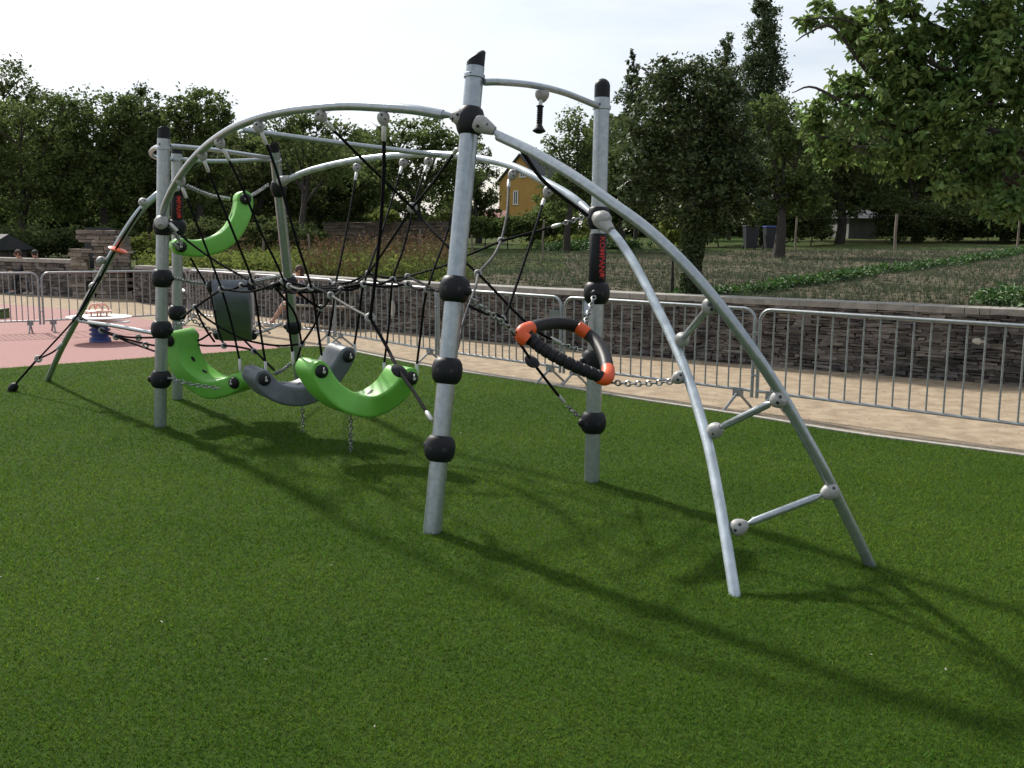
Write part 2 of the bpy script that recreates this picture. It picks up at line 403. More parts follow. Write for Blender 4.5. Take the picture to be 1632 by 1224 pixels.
# far-left stretch of wall + ruined gateway
wf0, wf1 = G(131, 473), G(-260, 452)
fw = thing('stone_wall', 'low pale-topped stone wall behind the two seated people, left of the ruined gateway', 'wall', loc=(wf0.x, wf0.y, 0))
a_, b_ = Vector((wf0.x, wf0.y, 0)), Vector((wf1.x, wf1.y, 0))
m1, m2, m3 = MB(), MB(), MB(); stonework(m1, a_, b_, .92, .4, .07, (.15, .45))
ang = math.atan2((b_-a_).y, (b_-a_).x); rz = Matrix.Rotation(ang, 3, 'Z')
m2.box((a_+b_)/2+Vector((0, 0, .46)), (b_-a_).length, .34, .91, rz); m3.box((a_+b_)/2+Vector((0, 0, .97)), (b_-a_).length, .5, .1, rz)
shift(m1, fw).build('stonework', 'stone', fw, smooth=0); shift(m2, fw).build('core', 'stone_core', fw, smooth=0); shift(m3, fw).build('coping', 'cap', fw, smooth=0)
gt = thing('stone_gateway', 'ruined slate gateway with dark opening at the end of the wall', 'ruin', loc=tuple(G(170, 478)))
d0 = 27.6
def gatebit(u0, u1, vt, vb, nm, thick=.45):
    p0 = P(u0, vb, d0); p1 = P(u1, vb, d0); H = P(u0, vt, d0).z; m = MB(); z0 = max(0, min(p0.z, p1.z)-.0)
    if vb > 470: z0 = 0
    a = Vector((p0.x, p0.y, 0)); b = Vector((p1.x, p1.y, 0))
    mm = MB(); stonework(mm, a, b, H-z0, thick, .08, (.15, .4)); mm.v = [(q[0], q[1], q[2]+z0) for q in mm.v]
    mm.box((a+b)/2+Vector((0, .0, (H+z0)/2)), (b-a).length, thick-.1, H-z0-.01)
    return shift(mm, gt).build(nm, 'old_stone', gt, smooth=0)
gatebit(123, 142, 396, 478, 'jamb'); gatebit(161, 208, 376, 478, 'jamb'); gatebit(131, 192, 366, 386, 'lintel')
bk = MB(); q0 = P(151, 430, 28.2); bk.box((q0.x, q0.y+.4, .95), .8, .1, 1.9); shift(bk, gt).build('doorway_shade', 'bin_dark', gt, smooth=0)  # dark panel painted as the shade inside the gateway opening

# ---- field terrain
xs = np.concatenate([np.linspace(-70, -16, 28), np.linspace(-15, 22, 150), np.linspace(23, 110, 45)])
ys = np.concatenate([np.linspace(4, 45, 190), np.linspace(46, 190, 60)])
a2 = Vector((wl[0].x, wl[0].y)); 
nxs, nys = len(xs), len(ys); V = np.zeros((nxs*nys, 3)); inside = np.zeros((nxs, nys), bool)
wx = np.array([p.x for p in wl][::-1]); wy = np.array([p.y for p in wl][::-1])
wxx = np.concatenate([[-80, b_.x, a_.x-.1, a_.x], wx]); wyy = np.concatenate([[b_.y+3, b_.y+.1, a_.y+.1, a_.y], wy])
o_ = np.argsort(wxx); wxx = wxx[o_]; wyy = wyy[o_]
for i, x in enumerate(xs):
    yb = np.interp(x, wxx, wyy)+.12
    for j, y in enumerate(ys):
        yy = max(y, yb) if y < 45 else y
        V[i*nys+j] = (x, yy, zf(x, yy)+rng.uniform(-.012, .012))
        inside[i, j] = y > yb-.6
Fc = []
for i in range(nxs-1):
    for j in range(nys-1):
        if inside[i, j+1] or inside[i+1, j+1]: Fc.append((i*nys+j, (i+1)*nys+j, (i+1)*nys+j+1, i*nys+j+1))
ter = npmesh('field', V, np.array(Fc), 'soil', smooth=True, kind='structure')
# grass verge material on the far/left parts of the field
ter.data.materials.append(MT['lawn'])
mi = np.zeros(len(Fc), np.int32)
for k, f in enumerate(Fc):
    c = V[list(f)].mean(0); dd = (c-np.array(CAM)); dp = dd[1]*ct-dd[2]*st; u = CU+F_PX*(dd[0]/dp)
    q = wall_dist(c[0], c[1])
    nn = math.sin(c[0]*.8)*.8+math.sin(c[1]*.5+c[0]*.3)*.8
    if dp > 34+nn: mi[k] = 1
    if u < 900 and dp > 24+nn: mi[k] = 1
    if u < 730+nn*8: mi[k] = 1
ter.data.polygons.foreach_set('material_index', mi)

# ---- generic ground plants: tufts of blades
def tufts(pts, hmin, hmax, wd, nb, name, material, lean=.35, label='', parent=None, broad=False):
    V = []; 
    for p in pts:
        hs = rng.uniform(hmin, hmax)
        for k in range(nb):
            an = rng.uniform(0, 6.28); h = hs*rng.uniform(.6, 1.1); le = h*lean*rng.uniform(.1, 1)*(1.6 if broad else 1)
            b = np.array(p)+np.array([math.cos(an), math.sin(an), 0])*wd; t = b+np.array([math.cos(an)*le, math.sin(an)*le, h])
            s_ = np.array([-math.sin(an), math.cos(an), 0])*wd*rng.uniform(.5, 1)
            if broad:
                mmid = (b+t)/2+np.array([0, 0, h*.15]); V += [b, mmid-s_*2.4, t, mmid+s_*2.4]
            else: V += [b-s_*.5, b+s_*.5, t+s_*.12, t-s_*.12]
    V = np.array(V); return npmesh(name, V, np.arange(len(V)).reshape(-1, 4), material, parent, kind='stuff', label=label)
pts = []
while len(pts) < 21000:
    u = rng.uniform(760, 1700); v = 374+110*rng.random()**.75
    dd = 1600*.9/(v-372) if v > 376 else 60
    dd = rng.uniform(12.5, 36)**1.0
    x = (u-CU)/F_PX*dd; y = dd
    q = wall_dist(x, y)
    if q < .5: continue
    # drill rows
    row = round((x*.83+y*.56)/.45)*.45; s0 = x*.83+y*.56; x += (row-s0)*.83*.85; y += (row-s0)*.56*.85
    pts.append((x, y, zf(x, y)))
tufts(pts, .05, .13, .011, 4, 'seedlings', 'seedling', .8, 'rows of grey-green leek seedlings in the ploughed field')
# clods
cl = []; Fl = []; base = np.array([(1, 0, 0), (-1, 0, 0), (0, 1, 0), (0, -1, 0), (0, 0, 1), (0, 0, -1)], float)
fc = np.array([(0, 2, 4), (2, 1, 4), (1, 3, 4), (3, 0, 4), (2, 0, 5), (1, 2, 5), (3, 1, 5), (0, 3, 5)])
c = 0
while c < 6500:
    dd = 12.5+22*rng.random()**1.4; x = rng.uniform(-.05, .6)*dd; y = dd
    if wall_dist(x, y) < .3: continue
    r_ = rng.uniform(.012, .042)*(.6+dd/30); cl.append((base+rng.uniform(-.25, .25, (6, 3)))*r_*np.array([1, 1, .6])+np.array([x, y, zf(x, y)])); Fl.append(fc+6*c); c += 1
npmesh('soil_clods', np.vstack(cl), np.vstack(Fl), 'soil', kind='stuff', label='crumbly brown clods over the ploughed field')
# ================================================================== TREES
def ell(n, c, r, k=.28):
    v = rng.normal(size=(n, 3)); v /= np.linalg.norm(v, axis=1)[:, None]
    return np.array(c)+v*(rng.random(n)**k)[:, None]*np.array(r)
def leafmesh(name, C, size, material, parent, up=.35, near=False, droop=0, fold=.25, label=None, kind=None):
    n = len(C); nr = rng.normal(size=(n, 3)); nr[:, 2] = np.abs(nr[:, 2])+up; nr /= np.linalg.norm(nr, axis=1)[:, None]
    t = rng.normal(size=(n, 3)); t[:, 2] -= droop; t -= nr*np.sum(t*nr, 1)[:, None]; t /= np.linalg.norm(t, axis=1)[:, None]
    b = np.cross(nr, t); s = (size*rng.uniform(.6, 1.3, n))[:, None]
    if near:
        w_ = .24; V = np.stack([C, C+t*s*.35-b*s*w_+nr*s*fold*.3, C+t*s*.75-b*s*w_*.8+nr*s*fold*.2, C+t*s-nr*s*.12, C+t*s*.75+b*s*w_*.8+nr*s*fold*.2, C+t*s*.35+b*s*w_+nr*s*fold*.3, ], 1).reshape(-1, 3)
        k = np.arange(n)[:, None]*6; Fc = np.concatenate([k+np.array([[0, 1, 2, 3]]), k+np.array([[0, 3, 4, 5]])])
    else:
        V = np.stack([C-t*s*.5, C-b*s*.3+nr*s*.08, C+t*s*.5, C+b*s*.3+nr*s*.08], 1).reshape(-1, 3); Fc = np.arange(4*n).reshape(-1, 4)
    return npmesh(name, V, Fc, material, parent, label=label, kind=kind)
def crown_pts(blobs, n, clump=.22, per=45, k=.3):
    vol = np.array([b[3]*b[5] for b in blobs]); vol = vol/vol.sum(); out = []
    for b, w_ in zip(blobs, vol):
        nb = max(20, int(n*w_)); nc = max(4, nb//per); cs = ell(nc, b[:3], b[3:6], k)
        r_ = clump*np.array(b[3:6])
        for c in cs:
            sc = rng.uniform(.5, 1.5); out.append(c+rng.normal(size=(nb//nc, 3))*r_*sc*np.array([.55, .55, .42]))
    return np.vstack(out)
def tree(name, label, base, blobs, n, leaf, lm='leaf_mid', tr=.16, group=None, limbs=7, up=.35, clump=.22, per=45, k=.3, cat='tree', near=False, droop=0, bark='bark', core=True):
    base = Vector(base); o = thing(name, label, cat, group, tuple(base))
    bl = [tuple(np.array(b[:3])-np.array(base))+tuple(b[3:6]) for b in blobs]
    top = max(bl, key=lambda b: b[5]*b[3])
    m = MB(); tz = top[2]
    tp = spline([(0, 0, -.15), (tr*.3, 0, tz*.3), (top[0]*.5, top[1]*.5, tz*.7), (top[0], top[1], tz+top[5]*.4)], 5)
    m.tube(tp, [tr*(1.25-1.0*i/(len(tp)-1)) for i in range(len(tp))], 9)
    m.build('trunk', bark, o)
    cnt = 0
    for b in sorted(bl, key=lambda b: -b[3])[:limbs]:
        s_ = tp[min(len(tp)-2, 7+cnt % 6)]; e = Vector(b[:3])+Vector((random.uniform(-.4, .4)*b[3], random.uniform(-.4, .4)*b[4], b[5]*.3))
        m = MB(); pp = spline([s_, s_.lerp(e, .5)+Vector((0, 0, .12*b[5])), e], 4)
        m.tube(pp, [min(tr, .2)*.5*(1-.93*i/(len(pp)-1)) for i in range(len(pp))], 6)
        for q in range(5):
            e2 = e+Vector((random.uniform(-1, 1)*b[3]*.8, random.uniform(-1, 1)*b[4]*.8, random.uniform(-.3, 1)*b[5]*.7)); a = pp[5]
            m.tube([a.lerp(e, .5), e2.lerp(e, .4), e2], [min(tr, .2)*.18, min(tr, .2)*.1, tr*.02], 5)
        m.build('limb', bark, o); cnt += 1
    C_ = crown_pts(bl, n, clump, per, k)
    leafmesh('crown', C_, leaf, lm, o, up, near, droop)
    return o
def B(u, v, d, ru, rv, rd=None):     # blob from a picture-plane ellipse at depth d
    p = P(u, v, d); s = F_PX/d; return (p.x, p.y, p.z, ru/s, (rd if rd else ru/s), rv/s)
def gz(u, d):
    x = (u-CU)/F_PX*d; return (x, d, zf(x, d) if wall_dist(x, d) > 0 else 0)

# leafy crop rows
def croprow(p0, p1, n, wid, h, name, label, ma='crop_leaf', lf=.085):
    a = GF(*p0); b = GF(*p1); C_ = []
    for k in range(n):
        t = rng.random(); q = a.lerp(b, t)+Vector((rng.normal(0, wid), rng.normal(0, wid), 0)); hh = h*rng.uniform(.5, 1.2)
        for i in range(22): C_.append((q.x+rng.normal(0, .07), q.y+rng.normal(0, .07), zf(q.x, q.y)+hh*rng.random()**.7))
    return leafmesh(name, np.array(C_), lf, ma, None, .5, near=True, kind='stuff', label=label)
croprow((1205, 468), (1660, 400), 560, .13, .15, 'crop_row', 'leafy green row of crops crossing the ploughed field')
croprow((1585, 487), (1760, 468), 230, .25, .20, 'crop_row', 'bright leafy plants just behind the coping at the right edge')
croprow((1090, 474), (1205, 466), 130, .12, .12, 'crop_row', 'thin weedy green strip behind the coping near the ivy tree')
croprow((865, 393), (960, 388), 220, .5, .4, 'vegetable_bed', 'yellow-green vegetable bed at the far side of the plot', 'leaf_light', .12)
croprow((880, 400), (1010, 396), 220, .4, .3, 'vegetable_bed', 'low dark green vegetable row in front of the far bed', 'crop_leaf', .11)
# garden and meadow left
pts = []; ptr = []; pg = []
while len(pts) < 5200:
    u = rng.uniform(235, 740); dd = rng.uniform(15, 34)
    x = (u-CU)/F_PX*dd; y = dd; q = wall_dist(x, y)
    if q < .45: continue
    p = (x, y, zf(x, y))
    if (u < 480 and q < 3) or rng.random() < .12: pg.append(p); continue
    if rng.random() < .30+.28*math.sin(x*1.7+y): ptr.append(p)
    pts.append(p)
tufts(pts, .2, .62, .016, 6, 'meadow', 'meadow', .55, 'tall yellow-green unmown grass behind the wall')
C_ = []
for p in ptr[:1500]:
    hh = rng.uniform(.4, .95)
    for i in range(14): t = rng.random(); C_.append((p[0]+rng.normal(0, .06)*(1.2-t), p[1]+rng.normal(0, .06), p[2]+hh*t))
leafmesh('weeds', np.array(C_), .07, 'rust_weed', None, .2, kind='stuff', label='rust-brown seeding dock and weeds in the tall grass')
C_ = []
for p in pg[:2600]:
    hh = rng.uniform(.15, .55)
    for i in range(18): C_.append((p[0]+rng.normal(0, .12), p[1]+rng.normal(0, .12), p[2]+hh*rng.random()))
leafmesh('vegetable_plants', np.array(C_), .10, 'leaf_light', None, .3, near=True, kind='stuff', label='leafy green garden plants and weeds directly behind the left coping')

# ivy-clad tree in the field
tree('ivy_tree', 'dark round tree with ivy-covered trunk standing in the ploughed field', gz(1097, 16.3),
     [B(1095, 190, 16.3, 88, 95), B(1060, 140, 16.2, 55, 45), B(1140, 150, 16.4, 50, 50), B(1030, 250, 16.1, 50, 80), B(1160, 250, 16.5, 62, 75), B(1100, 290, 16.2, 75, 75), B(1190, 310, 16.5, 45, 55), B(1010, 320, 16.0, 30, 45), B(1120, 350, 16.3, 50, 40)],
     36000, .075, 'ivy', .13, clump=.20, per=50, k=.35)
it = [o for o in col.objects if o.name.startswith('ivy_tree')][0]
C_ = []
for k in range(5200):
    z = rng.uniform(-.05, 1.35); an = rng.uniform(0, 6.28); r_ = .13+.05*rng.random()+.02*math.sin(z*9); C_.append((math.cos(an)*r_+.02, math.sin(an)*r_, z))
leafmesh('ivy_leaves', np.array(C_), .06, 'ivy', it, .1)
tree('shrub_tree', 'yellow-green bush growing against the foot of the ivy-covered trunk', gz(1068, 17.5), [B(1072, 372, 17.5, 20, 28), B(1062, 350, 17.5, 12, 16)], 1200, .07, 'leaf_light', .03, cat='bush', limbs=2)

# walnut overhanging from the right
wb = [B(1355, 38, 12.5, 40, 28), B(1395, 80, 12.2, 42, 30), B(1290, 36, 12.6, 20, 20), B(1455, 60, 12.1, 45, 40), B(1540, 60, 12.0, 62, 56), B(1600, 120, 11.6, 70, 80), B(1345, 138, 12.6, 42, 24), B(1425, 108, 12.1, 58, 40), B(1480, 130, 12.1, 50, 40), B(1380, 60, 12.3, 36, 26), B(1300, 185, 12.8, 38, 34), B(1400, 165, 12.3, 60, 40),
      B(1500, 190, 12.0, 80, 60), B(1330, 240, 12.7, 50, 30), B(1590, 240, 11.6, 60, 50), B(1440, 250, 12.3, 60, 35), B(1540, 290, 11.9, 55, 38), B(1600, 330, 11.4, 45, 35), B(1310, 12, 12.6, 22, 14), B(1430, 8, 12, 50, 22), B(1590, 20, 11.6, 60, 50),
      B(1720, 120, 11.6, 90, 130), B(1800, 40, 12, 120, 120), B(1500, -60, 12, 120, 60), B(1700, 300, 11.4, 60, 60)]
wbase = Vector((7.6, 12.6, .86))
wo = tree('walnut_tree', 'big broadleaf tree reaching in from the right edge with large drooping leaves', wbase, wb, 28000, .100, 'walnut', .26, limbs=16, up=.25, clump=.20, per=15, near=True, droop=.8, k=.55)
m = MB()
for pp in ([(1480, 120), (1400, 60), (1340, 30), (1270, 32)], [(1500, 140), (1400, 130), (1330, 45), (1290, 52), (1268, 66)], [(1450, 210), (1380, 185), (1300, 140), (1262, 148)], [(1632, 0), (1560, 12), (1500, -12)], [(1632, 300), (1560, 270), (1500, 300), (1480, 285)], [(1500, 180), (1420, 230), (1360, 235), (1395, 250)]):
    q = [P(u, v, 12.3)-wbase for u, v in pp]; q = spline(q, 5); m.tube(q, [.035*(1-.85*i/(len(q)-1)) for i in range(len(q))], 6)
m.build('branch', 'bark', wo)

# background trees: (label, u, d, blobs, n, leaf, mat)
G1 = 'trees behind the left wall'
def bt(label, u, d, bl, n, leaf, lm, tr=.2, nm='broadleaf_tree', group=None, **k):
    return tree(nm, label, gz(u, d), [B(a, b, d, c, e) for a, b, c, e in bl], n, leaf, lm, tr, group, **k)
bt('tallest darkest tree at the far left edge of the left wood', 30, 52, [(10, 150, 56, 52), (70, 188, 66, 46), (-60, 170, 60, 70), (20, 230, 90, 70)], 11000, .22, 'leaf_dark', group=G1)
bt('bushy mid-green tree in front at the left edge, above the slate shed', 40, 38, [(20, 230, 75, 65), (90, 190, 55, 48), (-40, 240, 60, 70), (40, 310, 90, 55), (110, 280, 50, 60)], 16000, .16, 'leaf_mid', group=G1)
bt('broad green tree rising behind the ruined gateway', 170, 39, [(160, 195, 62, 52), (120, 240, 55, 60), (210, 230, 55, 60), (165, 300, 85, 60), (225, 185, 40, 40)], 16000, .16, 'leaf_mid', group=G1)
bt('tall green tree behind the leftmost steel pole', 245, 41, [(225, 180, 40, 42), (250, 250, 60, 70), (225, 320, 60, 50), (280, 310, 50, 50)], 12000, .16, 'leaf_dark', group=G1)
bt('rounded olive-green crown with sky gap beside it, above the top green seat', 320, 36, [(318, 175, 52, 34), (290, 200, 34, 30), (345, 205, 34, 34), (320, 260, 55, 45), (310, 320, 50, 40)], 12000, .15, 'leaf_mid', .17, group=G1)
bt('dark dense tree between the two leftmost arch ropes', 400, 40, [(390, 260, 60, 50), (430, 300, 60, 60), (370, 320, 60, 50), (470, 290, 50, 60), (420, 230, 45, 30)], 14000, .15, 'leaf_dark', group=G1)
bt('thin airy tree with sky showing between its upright twigs', 480, 33, [(450, 205, 30, 26), (480, 195, 26, 24), (515, 200, 30, 26), (560, 215, 28, 22), (430, 235, 40, 25), (500, 250, 60, 30), (540, 270, 50, 35)], 5200, .13, 'leaf_mid', .12, group=G1, clump=.28, per=14, k=.6)
bt('dark spreading tree under the airy twigs in the middle', 500, 42, [(480, 300, 60, 50), (540, 300, 60, 55), (590, 300, 45, 50), (520, 350, 70, 30)], 13000, .16, 'leaf_dark', group=G1)
G2 = 'trees around the yellow house'
bt('leafy tree with feathery top framed by the arches left of the front pole', 665, 40, [(640, 235, 50, 42), (690, 225, 48, 36), (610, 270, 45, 45), (725, 265, 45, 50), (665, 300, 80, 50), (640, 345, 50, 25)], 13000, .16, 'leaf_mid', .2, group=G2, clump=.26, k=.4)
bt('drooping willow-like tree between the front pole and the yellow house', 760, 46, [(755, 260, 30, 42), (770, 300, 28, 45), (745, 320, 35, 40), (775, 340, 20, 28)], 7000, .14, 'leaf_dark', .15, group=G2, droop=1.5)
bt('airy tree with thin twigs behind the hanging grip, right of the yellow house', 900, 36, [(915, 205, 30, 34), (890, 240, 32, 34), (930, 250, 36, 45), (900, 290, 40, 36), (945, 310, 36, 45), (885, 330, 30, 30)], 6500, .13, 'leaf_mid', .12, group=G2, clump=.3, per=16, k=.55)
bt('olive bushy tree covering the right corner of the yellow house', 880, 44, [(875, 320, 22, 26), (900, 310, 28, 34), (915, 345, 34, 28)], 5000, .15, 'leaf_light', .12, group=G2)
G3 = 'trees along the far side of the field'
bt('slim feathery conifer poking above the trees just right of the round-capped pole', 1008, 50, [(1008, 104, 9, 24), (1008, 130, 18, 30), (1008, 165, 28, 36), (1008, 220, 38, 45)], 7500, .15, 'leaf_blue', .09, 'conifer', G3, limbs=0, k=.6)
bt('narrow dark conifer with leaning tip behind the ivy tree', 1155, 48, [(1160, 72, 10, 24), (1156, 92, 18, 30), (1152, 125, 25, 36), (1150, 170, 32, 44), (1150, 220, 38, 50)], 9000, .15, 'leaf_blue', .09, 'conifer', G3, limbs=0, k=.5)
bt('tall columnar poplar rising above everything at upper right', 1217, 48, [(1219, 30, 24, 36), (1217, 80, 36, 50), (1215, 135, 42, 55), (1212, 200, 46, 60), (1220, 10, 15, 22)], 20000, .15, 'leaf_blue', .15, 'poplar', G3, limbs=0, k=.4)
bt('mid-green tree between the ivy tree and the overhanging branches', 1235, 30, [(1230, 200, 45, 50), (1250, 270, 55, 50), (1215, 300, 45, 45), (1280, 310, 45, 40)], 13000, .13, 'leaf_mid', .16, group=G3)
bt('dark tree at the far field edge with bins under it', 1210, 40, [(1200, 290, 60, 50), (1170, 330, 50, 30), (1270, 280, 60, 50)], 12000, .17, 'leaf_dark', .18, group=G3)
bt('dark low-branched tree at the far field edge left of the white post', 1330, 41, [(1310, 240, 70, 60), (1370, 270, 60, 55), (1340, 320, 80, 32)], 14000, .17, 'leaf_dark', .18, group=G3)
bt('dark tree at the far field edge right of the white post', 1450, 43, [(1430, 230, 70, 60), (1500, 260, 70, 60), (1470, 315, 80, 32)], 14000, .17, 'leaf_dark', .18, group=G3)
bt('dark tree at the far field edge near the right border', 1590, 42, [(1570, 230, 80, 60), (1640, 260, 80, 60), (1560, 305, 60, 35), (1680, 310, 70, 40)], 14000, .17, 'leaf_dark', .18, group=G3)
bt('small dark tree left of the ivy tree at the garden end', 985, 38, [(985, 280, 50, 45), (1010, 325, 50, 36), (960, 325, 36, 32)], 9000, .15, 'leaf_dark', .14, group=G3)
# hedges and bushes, with dark leaf masses added for shade
def bush(label, u, d, bl, n, leaf, lm, nm='bush', group=None):
    o = thing(nm, label, 'hedge' if nm == 'hedge' else 'bush', group, gz(u, d)); b0 = np.array(o.location)
    bl2 = [B(a, b, d, c, e) for a, b, c, e in bl]; bl2 = [tuple(np.array(b[:3])-b0)+tuple(b[3:]) for b in bl2]
    leafmesh('foliage', crown_pts(bl2, n, .25, 40, .4), leaf, lm, o, .3)
    for b in bl2:
        m = MB(); m.tube([(b[0]*.9, b[1], -.1), (b[0]+random.uniform(-.2, .2)*b[3], b[1], b[2])], [.03, .012], 5); m.build('stem', 'bark', o)
    return o
bush('olive hedge beside the ruined gateway, left of the steel poles', 235, 28.5, [(215, 395, 18, 22), (235, 393, 20, 24), (262, 398, 22, 22)], 4500, .08, 'leaf_light', 'hedge')
bush('bright green bush in front of the red-roofed shed, left part', 715, 40, [(700, 362, 26, 20), (730, 360, 22, 22), (690, 378, 22, 12)], 4500, .14, 'leaf_light', 'hedge')
bush('long green hedge below the yellow house', 800, 40, [(770, 362, 34, 18), (810, 362, 34, 17), (850, 360, 34, 22), (890, 352, 34, 26)], 9000, .14, 'leaf_mid', 'hedge')
bush('small bright shrub in front of the old brick wall', 620, 37, [(615, 346, 24, 12)], 1500, .12, 'leaf_light')
bush('dark leaf mass added as tree shade behind the far left wall beside the gateway', 60, 34, [(-10, 388, 60, 26), (60, 386, 50, 26), (112, 386, 34, 26), (180, 380, 34, 22)], 11000, .12, 'leaf_dark')  # added foliage that darkens the lit strip below the left wood
bush('dark shrub at the foot of the left trees behind the garden', 330, 30, [(310, 372, 50, 28), (370, 375, 50, 25), (430, 372, 50, 28), (480, 375, 40, 22)], 9000, .11, 'leaf_dark')
bush('dark leaf mass added as shade under the far trees behind the bins', 1215, 39, [(1140, 351, 42, 32), (1200, 349, 42, 33), (1255, 351, 42, 32), (1302, 351, 34, 32), (1085, 351, 42, 32)], 16000, .13, 'leaf_dark')  # added leaf mass, stands in for shade below the far canopy
bush('dark leaf mass added as shade under the far trees around the pale post', 1470, 40, [(1428, 351, 34, 33), (1470, 352, 42, 33), (1525, 352, 42, 32)], 12000, .13, 'leaf_dark')  # also added, darkens the lit lawn strip under the trees
bush('dark leaf mass added as shade under the far trees near the right border', 1620, 39.5, [(1575, 351, 42, 33), (1630, 351, 46, 33), (1690, 351, 50, 33)], 12000, .13, 'leaf_dark')  # added to carry the under-tree shade on to the right border
# dense dark wood behind everything
pts_ = []
for (u0, u1, v0, v1, d) in ((-120, 620, 215, 410, 50), (600, 800, 330, 400, 56), (930, 1760, 190, 392, 54), (930, 1760, 345, 388, 62), (400, 960, 350, 400, 60), (930, 1760, 356, 384, 70), (930, 1760, 350, 384, 75)):
    n = int((u1-u0)*(v1-v0)*.28)
    uu = rng.uniform(u0, u1, n); vv = v0+(v1-v0)*rng.random(n)**.8+14*np.sin(uu*.05)+8*np.sin(uu*.13); dd = rng.uniform(d, d+9, n)
    for a, b, c in zip(uu, vv, dd): pts_.append(tuple(P(a, b, c)))
leafmesh('woodland', np.array(pts_), .42, 'leaf_dark', None, .1, kind='stuff', label='dense dark wood behind the separate trees')

# ================================================================== BUILDINGS
def house():
    c = P(828, 378, 95); base = Vector((c.x, c.y, 1.5)); o = thing('yellow_house', 'yellow rendered gable house with grey slate roof beyond the hedge', 'house', loc=tuple(base))
    s = F_PX/95; z = lambda v: P(828, v, 95).z-base.z
    hw = 33/s; ze, za = z(291), z(250); Lr = 7.0
    ax = Vector((.55, .83, 0)).normalized()     # ridge direction (away to the right)
    gx = Vector((.93, -.36, 0)).normalized()    # gable wall direction
    hw2 = hw/.93
    m = MB(); f = []
    def pt(a, b, zz): return gx*a+ax*b+Vector((0, 0, zz))
    vs = [pt(-hw2, 0, 0), pt(hw2, 0, 0), pt(hw2, 0, ze), pt(0, 0, za), pt(-hw2, 0, ze), pt(-hw2, Lr, 0), pt(hw2, Lr, 0), pt(hw2, Lr, ze), pt(0, Lr, za), pt(-hw2, Lr, ze)]
    m.add(vs, [(0, 1, 2, 3, 4), (6, 5, 9, 8, 7), (1, 6, 7, 2), (5, 0, 4, 9)]); m.build('wall', 'yellow_render', o, smooth=0)
    m = MB(); e = .28; th = .16; sl_ = (za-ze)/hw2
    for sg in (-1, 1):
        a0 = pt(0, -.25, za+.06); a1 = pt(sg*(hw2+e), -.25, ze-sl_*e+.06); b0 = pt(0, Lr+.25, za+.06); b1 = pt(sg*(hw2+e), Lr+.25, ze-sl_*e+.06); up = Vector((0, 0, th))
        m.add([a0, a1, b1, b0, a0+up, a1+up, b1+up, b0+up], [(0, 1, 2, 3), (7, 6, 5, 4), (0, 4, 5, 1), (1, 5, 6, 2), (2, 6, 7, 3)])
    m.build('roof', 'slate', o, smooth=0)
    def win(u, v0, v1, wpx):
        a = (u-828)/s/.93; h = z(v0)-z(v1); zc = (z(v0)+z(v1))/2; ww = wpx/s; rz = Matrix.Rotation(math.atan2(gx.y, gx.x), 3, 'Z'); ny = rz @ Vector((0, -1, 0))
        fr = MB()
        for dx, dz, sx, sz in ((-ww/2, 0, .09, h), (ww/2, 0, .09, h), (0, h/2, ww+.09, .09), (0, -h/2, ww+.2, .1), (0, 0, .06, h)):
            fr.box(pt(a, 0, zc)+rz @ Vector((dx, -.03, dz)), sx, .12, sz, rz)
        wo_ = fr.build('window', 'white_paint', o, smooth=0); gl = MB(); gl.box(pt(a, 0, zc)+ny*.012, ww-.05, .03, h-.05, rz); gl.build('pane', 'glass', wo_, smooth=0)
    win(821.5, 305, 326, 6.5); win(832, 277, 283, 8)
    m = MB(); m.box(pt(-hw2*.55, .0, 0)+Vector((0, -.05, z(345)+.6)), .07, .07, 3.2); m.build('drainpipe', 'bin_dark', o)
house()
def shed(nm, label, u0, u1, v_r, v_e, v_b, d, wallm, roofm, cat='shed', tilt=True):
    s = F_PX/d; a = P(u0, v_b, d); b = P(u1, v_b, d); zt = P(u0, v_e, d).z; zr = P(u0, v_r, d).z; z0 = max(.7, 0)
    o = thing(nm, label, cat, loc=(a.x, a.y, z0)); L_ = b.x-a.x; H = zt-z0; D = 3
    m = MB(); m.box((L_/2, D/2, H/2), L_, D, H); m.build('wall', wallm, o, smooth=0)
    m = MB(); rr = zr-z0
    m.add([(-.2, -.3, H-.05), (L_+.2, -.3, H-.05), (L_+.2, D/2, rr), (-.2, D/2, rr), (L_+.2, D+.3, H-.05), (-.2, D+.3, H-.05)], [(0, 1, 2, 3), (3, 2, 4, 5), (0, 3, 5), (1, 4, 2), (0, 5, 4, 1)])
    m.build('roof', roofm, o, smooth=0); return o
shed('garden_shed', 'long low shed with red tiled roof left of the yellow house', 742, 802, 334, 345, 378, 60, 'pale_wall', 'tile')
shed('slate_shed', 'small dark slate-roofed stone shed at the left edge behind the wall', -110, -34, 372, 396, 415, 30, 'stone', 'slate')
shed('pale_cottage', 'pale building glimpsed in the dark between the trees at the field edge', 1352, 1398, 332, 346, 376, 47, 'pale_wall', 'slate', 'building')
bw = thing('brick_wall', 'old dark brown garden wall in front of the centre trees', 'wall', loc=gz(620, 37.5))
m = MB(); a = Vector(gz(520, 37.5)); b = Vector(gz(705, 37.5)); H = P(620, 356, 37.5).z-zf(a.x, a.y)
stonework(m, a, b, H+.1, .3, .12, (.25, .6)); m.v = [(q[0], q[1], q[2]-.1) for q in m.v]; shift(m, bw).build('brickwork', 'old_brick', bw, smooth=0)
